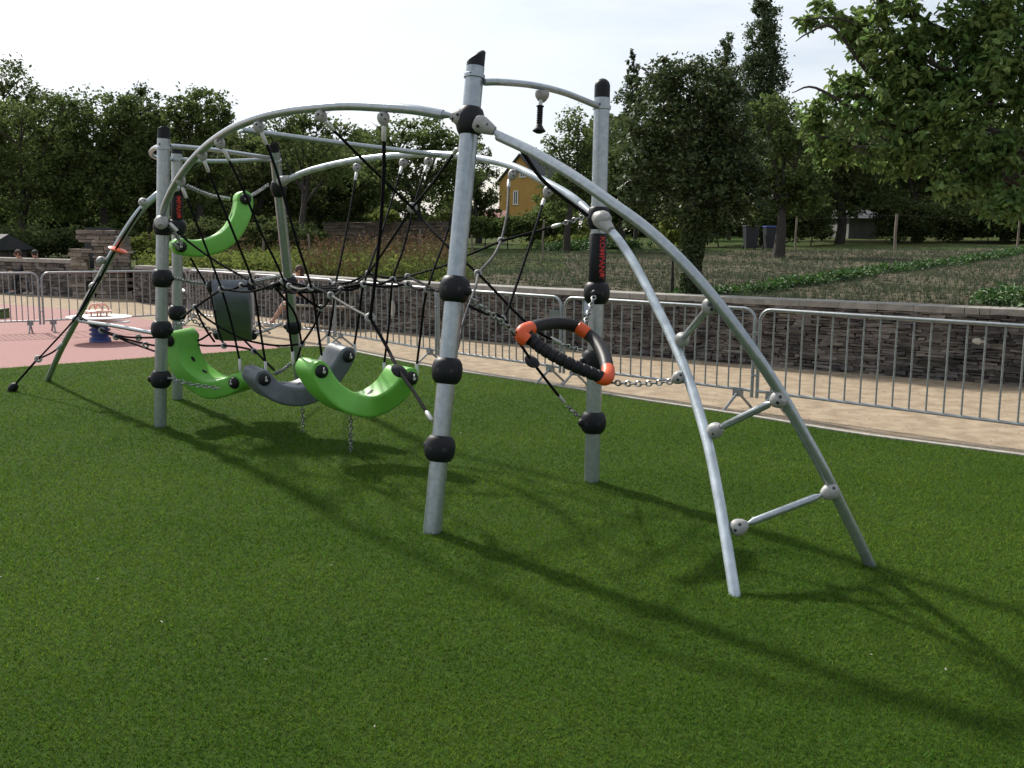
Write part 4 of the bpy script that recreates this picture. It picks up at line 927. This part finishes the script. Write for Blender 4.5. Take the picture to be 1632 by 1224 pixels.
# far-left ropes
rope([(225, 333, 9.75), (180, 405, 9.9), (150, 462, 10.1), (116, 512, 10.5), (63, 570, 10.9)]); rope([(60, 572, 10.9), (18, 620, 11.1)], r=.012)
rope([(98, 548, 11.0), (86, 560, 11.0), (62, 572, 10.9)], (1, 0)); node(61, 572, 10.9)
rope([(125, 503, 10.5), (160, 524, 10.1), (190, 535, 9.8), (215, 538, 9.6), (247, 538, 9.3)]); rope([(127, 508, 10.5), (165, 528, 10.1), (205, 545, 9.7), (247, 560, 9.4)])
rope([(160, 524, 10.1), (185, 536, 9.8), (228, 547, 9.5), (248, 551, 9.4)]); node(185, 537, 9.8, .022); node(221, 538, 9.6, .022); node(232, 550, 9.5, .022); node(162, 527, 10.1, .022)
rope([(160, 440, 10.05), (148, 457, 10.1), (128, 495, 10.45)])
m = MB(); a, b = P(26, 612, 11.05), P(13, 628, 11.15); m.lathe(a, b-a, [(.014, 0), (.045, .04), (.05, .09), (.02, (b-a).length)], 14); m.build('anchor_cone', 'black_rubber', rn, label='black rubber cone at the ground anchor on the left')
# discs on ropes
for u, v, d in ((636, 591, 6.5), (848, 576, 6.6)):
    m = MB(); c = P(u, v, d); m.lathe(c, Vector((.45, -.5, .75)), [(.012, -.03), (.04, -.02), (.055, -.004), (.056, .003), (.03, .014), (.012, .018)], 22); m.build('foot_disc', 'black_rubber', rn)
m = MB(); m.ball(P(801, 514, 6.6), .022); m.build('rubber_ball', 'black_rubber', rn)

# ---- chains
def chain(p, q, parent, sag=0, link=.044, r=.0058):
    a = P(*p) if isinstance(p, tuple) else p; b = P(*q) if isinstance(q, tuple) else q
    pts = spline([a, (a+b)/2-Vector((0, 0, sag)), b], 10) if sag else [a, b]
    Ls = [0]
    for i in range(1, len(pts)): Ls.append(Ls[-1]+(pts[i]-pts[i-1]).length)
    n = max(2, int(Ls[-1]/(link*.78))); m = MB()
    def at(s):
        for i in range(1, len(pts)):
            if s <= Ls[i]+1e-9: return pts[i-1].lerp(pts[i], (s-Ls[i-1])/max(1e-9, Ls[i]-Ls[i-1]))
        return pts[-1]
    for i in range(n):
        s = (i+.5)/n*Ls[-1]; c = at(s); t = (at(min(Ls[-1], s+.01))-at(max(0, s-.01))).normalized()
        w_ = Vector((0, 0, 1)) if abs(t.z) < .9 else Vector((1, 0, 0)); x = (w_-t*w_.dot(t)).normalized(); y = t.cross(x)
        sd_ = x if i % 2 else y; nn = y if i % 2 else x; hl = link*.5; hw = link*.33; K = 10; loop = []
        for k in range(K):
            an = 2*math.pi*k/K; loop.append(c+t*(math.cos(an)*hl)+sd_*(math.sin(an)*hw))
        vs = []; mm = 5
        for k in range(K):
            tt = (loop[(k+1) % K]-loop[k-1]).normalized(); ou = tt.cross(nn)
            for j in range(mm):
                aj = 2*math.pi*j/mm; vs.append(loop[k]+(ou*math.cos(aj)+nn*math.sin(aj))*r)
        m.add(vs, [(k*mm+j, ((k+1) % K)*mm+j, ((k+1) % K)*mm+(j+1) % mm, k*mm+(j+1) % mm) for k in range(K) for j in range(mm)])
    return m.build('chain', 'chain', parent)
chain((0, 643, 11.25), (13, 628, 11.15), rn); chain((-10, 652, 11.3), (2, 641, 11.25), rn)
chain((893, 358, 7.1), (930, 346, 6.95), rn); chain((897, 549, 6.9), (928, 557, 7.0), rn, .01); chain((904, 648, 6.9), (923, 664, 7.05), rn)
chain((270, 522, 9.05), (305, 506, 9.2), rn); chain((402, 449, 8.4), (446, 440, 11.0), rn)
chain((303, 508, 9.3), (345, 529, 9.5), rn, .01)

# ================================================================== CURVED SEATS
def seat(nm, label, front, wvec, ma, hubs, thick=.165, group='hanging curved seats', holes=(.3, .5, .7), gnd=None, cat='swing seat', tp=1.0):
    path = spline([P(*p) for p in front], 8); W = Vector(wvec); wn = W.normalized(); n = len(path)
    o = thing(nm, label, cat, group, tuple((path[n//2]+W/2))); off = o.location
    # cross-section frame along the path: T (tangent), wn (width), N = outward normal
    prof = []; hb = .022
    rings = []
    def ring(c, N_, th, inset):
        # rounded rectangle in (wn, N_) plane
        Wd = W.length-2*inset; pts = []; cr_ = min(.026, th*.45)
        for sx, sz, a0 in ((1, 1, 0), (-1, 1, 90), (-1, -1, 180), (1, -1, 270)):
            for k in range(5):
                an = R(a0+90*k/4); x = sx*(Wd/2-cr_)+cr_*math.cos(an); z = sz*(th/2-cr_)+cr_*math.sin(an)
                pts.append(c+W/2+wn*x+N_*z)
        return pts
    Nn_ = []
    for i in range(n):
        T = (path[min(i+1, n-1)]-path[max(i-1, 0)]).normalized(); T = (T-wn*T.dot(wn)).normalized(); Nn_.append((T, T.cross(wn)))
    # rounded ends
    for t in (math.pi*.5*.96, math.pi*.5*.8, math.pi*.5*.55, math.pi*.5*.28):
        T, N_ = Nn_[0]; rings.append(ring(path[0]-T*(thick/2*math.sin(t)), N_, max(.02, thick*math.cos(t)), .0))
    for i in range(n):
        f = i/(n-1); th = thick*(1+.04*math.sin(f*math.pi))*tp; rings.append(ring(path[i], Nn_[i][1], th if 0 < i < n-1 else thick, .0))
    for t in (math.pi*.5*.28, math.pi*.5*.55, math.pi*.5*.8, math.pi*.5*.96):
        T, N_ = Nn_[-1]; rings.append(ring(path[-1]+T*(thick/2*math.sin(t)), N_, max(.02, thick*math.cos(t)), .0))
    K = len(rings[0]); m = MB(); vs = [q-off for r_ in rings for q in r_]; nr = len(rings)
    fs = [(i*K+k, i*K+(k+1) % K, (i+1)*K+(k+1) % K, (i+1)*K+k) for i in range(nr-1) for k in range(K)]+[tuple(range(K)), tuple((nr-1)*K+k for k in range(K))]
    m.add(vs, fs); m.build('shell', ma, o, smooth=50)
    # drain holes on the inner face
    for f in holes:
        i = int(f*(n-1)); T, N_ = Nn_[i]
        up_ = N_ if (N_.dot(path[0]-path[n//2]+path[-1]-path[n//2]) > 0) else -N_
        c = path[i]+W/2+up_*(thick/2*tp*1.04+.0005); m = MB(); vs = []
        for k in range(16):
            an = 2*math.pi*k/16; vs.append(c+T*(.026*math.cos(an))+wn*(.016*math.sin(an))-off); 
        for k in range(16):
            an = 2*math.pi*k/16; vs.append(c+T*(.031*math.cos(an))+wn*(.02*math.sin(an))+up_*.002-off)
        m.add(vs, [tuple(range(16))]+[(k, (k+1) % 16, 16+(k+1) % 16, 16+k) for k in range(16)]); m.build('drain_hole', 'black_rubber', o)
    # dark domed hubs on the sides at both ends
    for e in (0, -1):
        for sgn in (-1, 1):
            c = path[e]+(Vector((0, 0, 0)) if sgn < 0 else W)+wn*(-.004*-sgn); c -= off
            m = MB(); m.lathe(c, wn*sgn, [(.054, -.002), (.054, .012), (.044, .03), (.026, .04), (.012, .043)], 20); m.build('hub', 'black_rubber', o)
            m = MB(); cc2 = c+wn*sgn*.044; m.ball(cc2, .014, 10, 6); m.torus(cc2+Vector((0, 0, .018)), Vector((1, 0, 0)), .015, .005, 12, 6); m.build('shackle', 'ferrule', o)
    return o, path, W, off
def rel_chain(o, a, b, sag=0):
    a = P(*a) if isinstance(a, tuple) else a; b = P(*b) if isinstance(b, tuple) else b
    return chain(a-o.location, b-o.location, o, sag)
g1, *_ = seat('curved_seat', 'bright green curved seat in front at the middle, hung from four ropes', [(512, 592, 7.82), (528, 617, 7.82), (545, 633, 7.82), (568, 645, 7.8), (594, 649, 7.8), (618, 641, 7.78), (640, 624, 7.77), (655, 603, 7.76)], (-.19, .24, 0), 'green_plastic', 0)
rel_chain(g1, (559, 662, 7.93), G(559, 723)); 
g2, *_ = seat('curved_seat', 'grey curved seat behind the front green one, hung low', [(421, 605, 8.62), (437, 622, 8.63), (458, 631, 8.65), (482, 633, 8.68), (507, 625, 8.7), (530, 605, 8.72), (545, 585, 8.74), (555, 568, 8.75)], (-.185, .24, .02), 'grey_plastic', 0)
rel_chain(g2, (482, 646, 8.8), G(483, 691)); rel_chain(g2, (437, 596, 8.9), (463, 580, 8.4), .01)
g3, *_ = seat('curved_seat', 'green curved seat chained low beside the leftmost pole', [(271, 543, 9.3), (274, 566, 9.3), (284, 590, 9.28), (303, 609, 9.25), (328, 622, 9.2), (356, 618, 9.15), (374, 610, 9.12)], (.13, .27, .02), 'green_plastic', 0)
rel_chain(g3, (268, 602, 9.0), (350, 619, 9.08), .015); 
g4, *_ = seat('curved_seat', 'green curved seat hung highest, between the left poles near the top', [(288, 393, 9.4), (310, 396, 9.45), (332, 394, 9.5), (354, 386, 9.55), (373, 370, 9.6), (386, 347, 9.65), (391, 326, 9.7), (391, 317, 9.7)], (-.12, .26, 0), 'green_plastic', 0, thick=.155)
rel_chain(g4, (297, 296, 8.25), (366, 317, 9.75), .02); rel_chain(g4, (400, 312, 9.72), (428, 294, 10.3), .005); rel_chain(g4, (272, 362, 8.75), (290, 390, 9.3)); rel_chain(g4, (275, 388, 9.0), (285, 396, 9.3))
g5, *_ = seat('curved_seat', 'grey curved seat hanging upright between the left and back poles', [(338, 457, 9.42), (341, 474, 9.42), (344, 497, 9.55), (346, 518, 9.76), (348, 533, 10.0)], (.335, .02, 0), 'grey_plastic', 0, thick=.13, holes=())
rel_chain(g5, (276, 443, 8.95), (332, 452, 9.9), .01); rel_chain(g5, (408, 531, 9.9), (450, 515, 11.0), .01)
for v_ in (462, 507):
    m = MB(); c = P(371, v_, 9.33+(v_-462)*.0062); m.ball(c-g5.location, 1, 12, 6, (.02, .02, .015)); m.build('drain_hole', 'black_rubber', g5)

# ================================================================== RING SEAT (orange sleeves)
rg = thing('ring_swing', 'black rounded triangular ring with ribbed grip and three orange sleeves, hung on chains', 'swing ring', loc=tuple(P(895, 565, 6.4)))
off = rg.location
top = spline([P(838, 528, 6.15)-off, P(858, 519, 6.3)-off, P(885, 515, 6.5)-off, P(910, 518, 6.62)-off, P(928, 526, 6.65)-off], 7)
rgt = spline([P(928, 526, 6.65)-off, P(947, 541, 6.58)-off, P(960, 561, 6.45)-off, P(967, 582, 6.3)-off, P(966, 600, 6.15)-off], 7)
bot = spline([P(836, 532, 6.15)-off, P(868, 558, 6.1)-off, P(915, 583, 6.05)-off, P(962, 603, 6.1)-off], 16)
m = MB(); m.tube(top, .040, 18); m.build('grip_tube', 'black_rubber', rg, label='smooth upper side of the ring')
m = MB(); m.tube(rgt, [.036+.008*math.sin(math.pi*i/(len(rgt)-1)) for i in range(len(rgt))], 18); m.build('grip_tube', 'black_plastic', rg, label='glossy right side of the ring')
fine = []
for i in range(len(bot)-1):
    for k in range(3): fine.append(bot[i].lerp(bot[i+1], k/3))
fine.append(bot[-1]); m = MB(); m.tube(fine, [.037+.0022*(1 if (i % 12) < 9 else -1.2) for i in range(len(fine))], 18); m.build('ribbed_grip', 'black_rubber', rg)
def sl_(a, b, r=.043):
    a, b = P(*a)-off, P(*b)-off; L_ = (b-a).length; m = MB(); m.lathe(a, b-a, [(r*.85, 0), (r, .006), (r*1.02, L_/2), (r, L_-.006), (r*.85, L_)], 22); m.build('sleeve', 'orange_plastic', rg)
sl_((924, 541, 6.6), (934, 517, 6.68)) if False else sl_((920, 521, 6.63), (937, 532, 6.62))
m = MB(); q = spline([P(846, 523, 6.2)-off, P(834, 528, 6.14)-off, P(832, 536, 6.12)-off, P(840, 543, 6.12)-off], 5); m.tube(q, .0445, 20); m.build('sleeve', 'orange_plastic', rg)
m = MB(); q = spline([P(953, 600, 6.1)-off, P(964, 604, 6.1)-off, P(969, 598, 6.14)-off, P(969, 588, 6.22)-off], 5); m.tube(q, .042, 20); m.build('sleeve', 'orange_plastic', rg)
rel_chain(rg, (752, 476, 5.85), (826, 534, 6.12)); rel_chain(rg, (947, 472, 6.85), (932, 518, 6.65)); rel_chain(rg, (973, 610, 6.15), (1080, 607, 5.88), .012)

# ---- hanging grip
hg = thing('hanging_grip', 'black ribbed hand grip with flared end hanging from the top bar', 'hand grip', loc=tuple(P(862, 165, 6.3))); off = hg.location
m = MB(); m.lathe(P(864, 150, 6.32)-off, Vector((0, 0, -1)), [(.042, -.02), (.046, 0), (.042, .018), (.026, .042), (.012, .052)], 20); m.build('bracket', 'grey_cast', hg)
m = MB(); m.tube([P(862, 160, 6.3)-off, P(861, 168, 6.3)-off], .013, 12); m.build('ferrule', 'ferrule', hg)
a, b = P(861, 168, 6.3)-off, P(859, 212, 6.3)-off; L_ = (b-a).length; pr = [(.012, 0), (.024, .003), (.024, .009), (.016, .012)]
for i in range(8): s_ = .016+i*.0125; pr += [(.0165, s_), (.0195, s_+.003), (.0195, s_+.007), (.0165, s_+.010)]
pr += [(.019, .124), (.030, .145), (.041, .158), (.041, .163), (.02, .174), (.004, .177)]
m = MB(); m.lathe(a, b-a, pr, 20); m.build('grip', 'black_rubber', hg)

# ================================================================== SPRING CAROUSEL, BENCHES, PEOPLE
sc_ = thing('spring_carousel', 'small carousel toy with white disc, pink handle hoops and blue spring post on pink rubber', 'play equipment', loc=tuple(G(160, 545)))
s = F_PX/16.0
def z_(v): return (545-v)/s*1.02
m = MB(); m.lathe((0, 0, 0), (0, 0, 1), [(.17, .0), (.17, .03), (.15, .06), (.13, .08), (.13, z_(515)), (.16, z_(512))], 20); m.build('post', 'blue_paint', sc_)
m = MB()
for i in range(4): m.torus((0, 0, .06+.07*i), (0, 0, 1), .15, .018, 22, 6)
m.build('spring', 'blue_paint', sc_)
m = MB(); m.lathe((.0, 0, z_(507)), (0, 0, 1), [(.48, 0), (.5, .012), (.5, .028), (.46, .035)], 32); m.build('disc', 'white_paint', sc_)
m = MB(); m.box((.3, -.2, z_(511)), .5, .2, .03); m.build('footrest', 'white_paint', sc_, bevel=.01)
m = MB(); m.lathe((0, 0, z_(497)), (0, 0, 1), [(.19, 0), (.205, .008), (.205, .022), (.19, .03)], 28); m.build('table_ring', 'pink_plastic', sc_)
for an in (0, 1): 
    m = MB(); pts = [(-.10*math.cos(t)*1.1, (.05 if an else -.07), z_(496)+.12*math.sin(t)) for t in np.linspace(0, math.pi, 12)]; pts = [(p[0]+(.03 if an else -.02), p[1], p[2]) for p in pts]; m.tube(pts, .016, 10); m.build('handle', 'pink_plastic', sc_)
m = MB()
for an in range(4): m.tube([(.12*math.cos(an*1.57+.6), .12*math.sin(an*1.57+.6), z_(507)), (.12*math.cos(an*1.57+.6), .12*math.sin(an*1.57+.6), z_(497))], .014, 8)
m.build('strut', 'pink_plastic', sc_)
# green toy at far left
p = G(5, 507); gt_ = thing('spring_toy', 'green play block cut off by the left edge behind the barrier', 'play equipment', loc=(p.x-.25, p.y, 0))
m = MB(); m.box((0, 0, .17), .62, .35, .06); m.box((-.28, 0, .07), .06, .35, .14); m.box((.28, 0, .07), .06, .35, .14); m.build('frame', 'crop_leaf', gt_, smooth=0, bevel=.015)
m = MB(); m.box((.05, .0, .08), .3, .2, .13); m.build('block', 'wood', gt_, smooth=0)

def skin_mesh(joints, edges, name, ma, parent, sub=2):
    me = bpy.data.meshes.new(name); names = list(joints); me.from_pydata([joints[k][:3] for k in names], [(names.index(a), names.index(b)) for a, b in edges], [])
    o = bpy.data.objects.new(name, me); col.objects.link(o)
    o.modifiers.new('s', 'SKIN'); sv = me.skin_vertices[0].data if me.skin_vertices else None
    if sv is None:
        bm_ = bmesh.new(); bm_.from_mesh(me); bm_.verts.layers.skin.verify(); bm_.to_mesh(me); bm_.free(); sv = me.skin_vertices[0].data
    for i, k in enumerate(names):
        r_ = joints[k][3]; sv[i].radius = (r_, r_) if not isinstance(r_, tuple) else r_
        sv[i].use_root = (i == 0)
    o.modifiers.new('u', 'SUBSURF').render_levels = sub; o.modifiers['u'].levels = sub
    bpy.context.view_layer.update()
    m2 = bpy.data.meshes.new_from_object(o.evaluated_get(bpy.context.evaluated_depsgraph_get())); bpy.data.objects.remove(o)
    m2.materials.clear(); m2.materials.append(MT[ma]); m2.shade_smooth(); m2.name = name
    q = bpy.data.objects.new(name, m2); return put(q, parent)
def person(loc, rz, label, top, leg, hair, shoe, lean=.12, knee=.42, sleeve=True, bare_leg=False, seat_h=.42, out=0, longhair=False, scale=1.0):
    o = thing('person', label, 'person', 'people resting by the stone wall', loc); o.rotation_euler.z = rz; o.scale = (scale,)*3
    S = seat_h; J = {}; ly = -lean
    J['pel'] = (0, 0, S+.08, .115); J['ab'] = (0, -.01+ly*.2, S+.25, .11); J['ch'] = (0, -.02+ly*.7, S+.42, .13); J['nk'] = (0, ly*1.2, S+.56, .055); J['h0'] = (0, ly*1.5-.01, S+.62, .06); J['h1'] = (0, ly*1.7-.02, S+.71, .088); J['h2'] = (0, ly*1.7-.015, S+.78, .075)
    E = [('pel', 'ab'), ('ab', 'ch'), ('ch', 'nk'), ('nk', 'h0'), ('h0', 'h1'), ('h1', 'h2')]
    for s_, n in ((-1, 'l'), (1, 'r')):
        J['sh'+n] = (s_*.165, ly*.9, S+.49, .055); J['el'+n] = (s_*.21, ly-.10, S+.24, .042); J['wr'+n] = (s_*.10, ly-.30, S+.22, .03); J['ha'+n] = (s_*.06, ly-.37, S+.21, .032)
        E += [('ch', 'sh'+n), ('sh'+n, 'el'+n), ('el'+n, 'wr'+n), ('wr'+n, 'ha'+n)]
        J['hp'+n] = (s_*.09, -.02, S+.06, .09); J['kn'+n] = (s_*.11, -knee, S+.05+.02*s_, .062); J['an'+n] = (s_*.11, -knee-.03-out, .09, .038); J['ft'+n] = (s_*.12, -knee-.17-out, .035, .035)
        E += [('pel', 'hp'+n), ('hp'+n, 'kn'+n), ('kn'+n, 'an'+n), ('an'+n, 'ft'+n)]
    skin_mesh(J, E, 'body', 'skin', o)
    g = .012; up = {k: (*v[:3], v[3]+g) for k, v in J.items()}
    tk = ['pel', 'ab', 'ch']+['sh'+n for n in 'lr']+(['el'+n for n in 'lr']+['wr'+n for n in 'lr'] if sleeve else [])
    jt_ = {k: up[k] for k in tk}
    if not sleeve:
        for n in 'lr': a, b = Vector(J['sh'+n][:3]), Vector(J['el'+n][:3]); c = a.lerp(b, .45); jt_['el'+n] = (*c, .062)
    skin_mesh(jt_, [e for e in E if e[0] in jt_ and e[1] in jt_], 'shirt', top, o)
    lk = {k: up[k] for k in ['pel']+[a+n for a in ('hp', 'kn', 'an') for n in 'lr']}
    if bare_leg:
        for n in 'lr': del lk['an'+n]
    skin_mesh(lk, [e for e in E if e[0] in lk and e[1] in lk], 'trousers', leg, o)
    for n in 'lr':
        m = MB(); f = Vector(J['ft'+n][:3]); a = Vector(J['an'+n][:3]); m.ball((f+Vector((a.x, a.y, .035)))/2, 1, 12, 8, (.045, .13, .045)); m.build('shoe', shoe, o)
    hh = Vector(J['h1'][:3]); m = MB(); m.ball(hh+Vector((0, .022, .03)), .1, 16, 10, (.93, 1.0, 1.05))
    if longhair: m.ball(hh+Vector((0, .06, -.08)), .085, 14, 8, (1, .6, 1.3))
    m.build('hair', hair, o)
    m = MB(); fy = -.088
    m.lathe(hh+Vector((0, fy+.012, -.012)), (0, -1, -.1), [(.014, 0), (.013, .012), (.005, .022)], 8); m.build('nose', 'skin', o)
    m = MB(); m.ball(hh+Vector((-.03, fy+.004, .012)), .009, 8, 6); m.ball(hh+Vector((.03, fy+.004, .012)), .009, 8, 6); m.build('eyes', 'hair_dark', o)
    m = MB(); m.ball(hh+Vector((0, fy+.008, -.045)), 1, 8, 6, (.02, .006, .006)); m.build('mouth', 'red_ink', o)
    for s_ in (-1, 1): m = MB(); m.ball(hh+Vector((s_*.088, .01, 0)), 1, 8, 6, (.012, .02, .03)); m.build('ear', 'skin', o)
    return o
def bench(loc, rz, L_, label, back=False, table=False, grp='benches'):
    o = thing('picnic_table' if table else 'bench', label, 'picnic table' if table else 'bench', None, loc); o.rotation_euler.z = rz
    if table:
        for y in (-.28, -.14, 0, .14, .28): m = MB(); m.box((0, y, .72), L_, .12, .035); m.build('tabletop_plank', 'wood', o, smooth=0)
        for s_ in (-1, 1): m = MB(); m.box((0, s_*.62, .42), L_, .24, .035); m.build('seat', 'wood', o, smooth=0)
        for x in (-L_*.35, L_*.35):
            for s_ in (-1, 1): m = MB(); m.tube([(x, s_*.2, .70), (x, s_*.6, 0)], .04, 6); m.build('leg', 'wood', o)
            m = MB(); m.box((x, 0, .385), .05, 1.45, .07); m.build('crossbeam', 'wood', o, smooth=0)
    else:
        for y in (-.13, 0, .13): m = MB(); m.box((0, y, .42), L_, .11, .035); m.build('seat_plank', 'wood', o, smooth=0)
        for x in (-L_*.4, L_*.4): m = MB(); m.box((x, 0, .2), .07, .32, .40); m.build('leg', 'stone', o, smooth=0)
    return o
bq = G(62, 468)
bench((bq.x, bq.y-.05, 0), .05, 1.7, 'grey bench against the wall under the two seated people')
person((bq.x-.16, bq.y-.15, 0), R(-58), 'seated person in dark jacket leaning forward with teal shoes, left of the pair', 'cloth_dark', 'cloth_dark', 'hair_brown', 'cloth_teal', .16, .40)
person((bq.x+.20, bq.y-.12, 0), R(-20), 'seated person in black with dark hair, right of the pair on the bench', 'cloth_dark', 'jeans', 'hair_dark', 'shoe_white', .14, .42)
wq = G(486, 519)
person((wq.x, wq.y, 0), R(-78), 'brown-haired woman in patterned top sitting by the picnic table, bare legs forward', 'cloth_print', 'cloth_dark', 'hair_brown', 'shoe_white', .05, .40, False, True, .40, .22, True, .95)
tq = G(530, 522); bench((tq.x, tq.y+.4, 0), R(-20), 1.5, 'weathered wooden picnic table behind the barrier in front of the wall', table=True)
print('objects', len(bpy.data.objects))
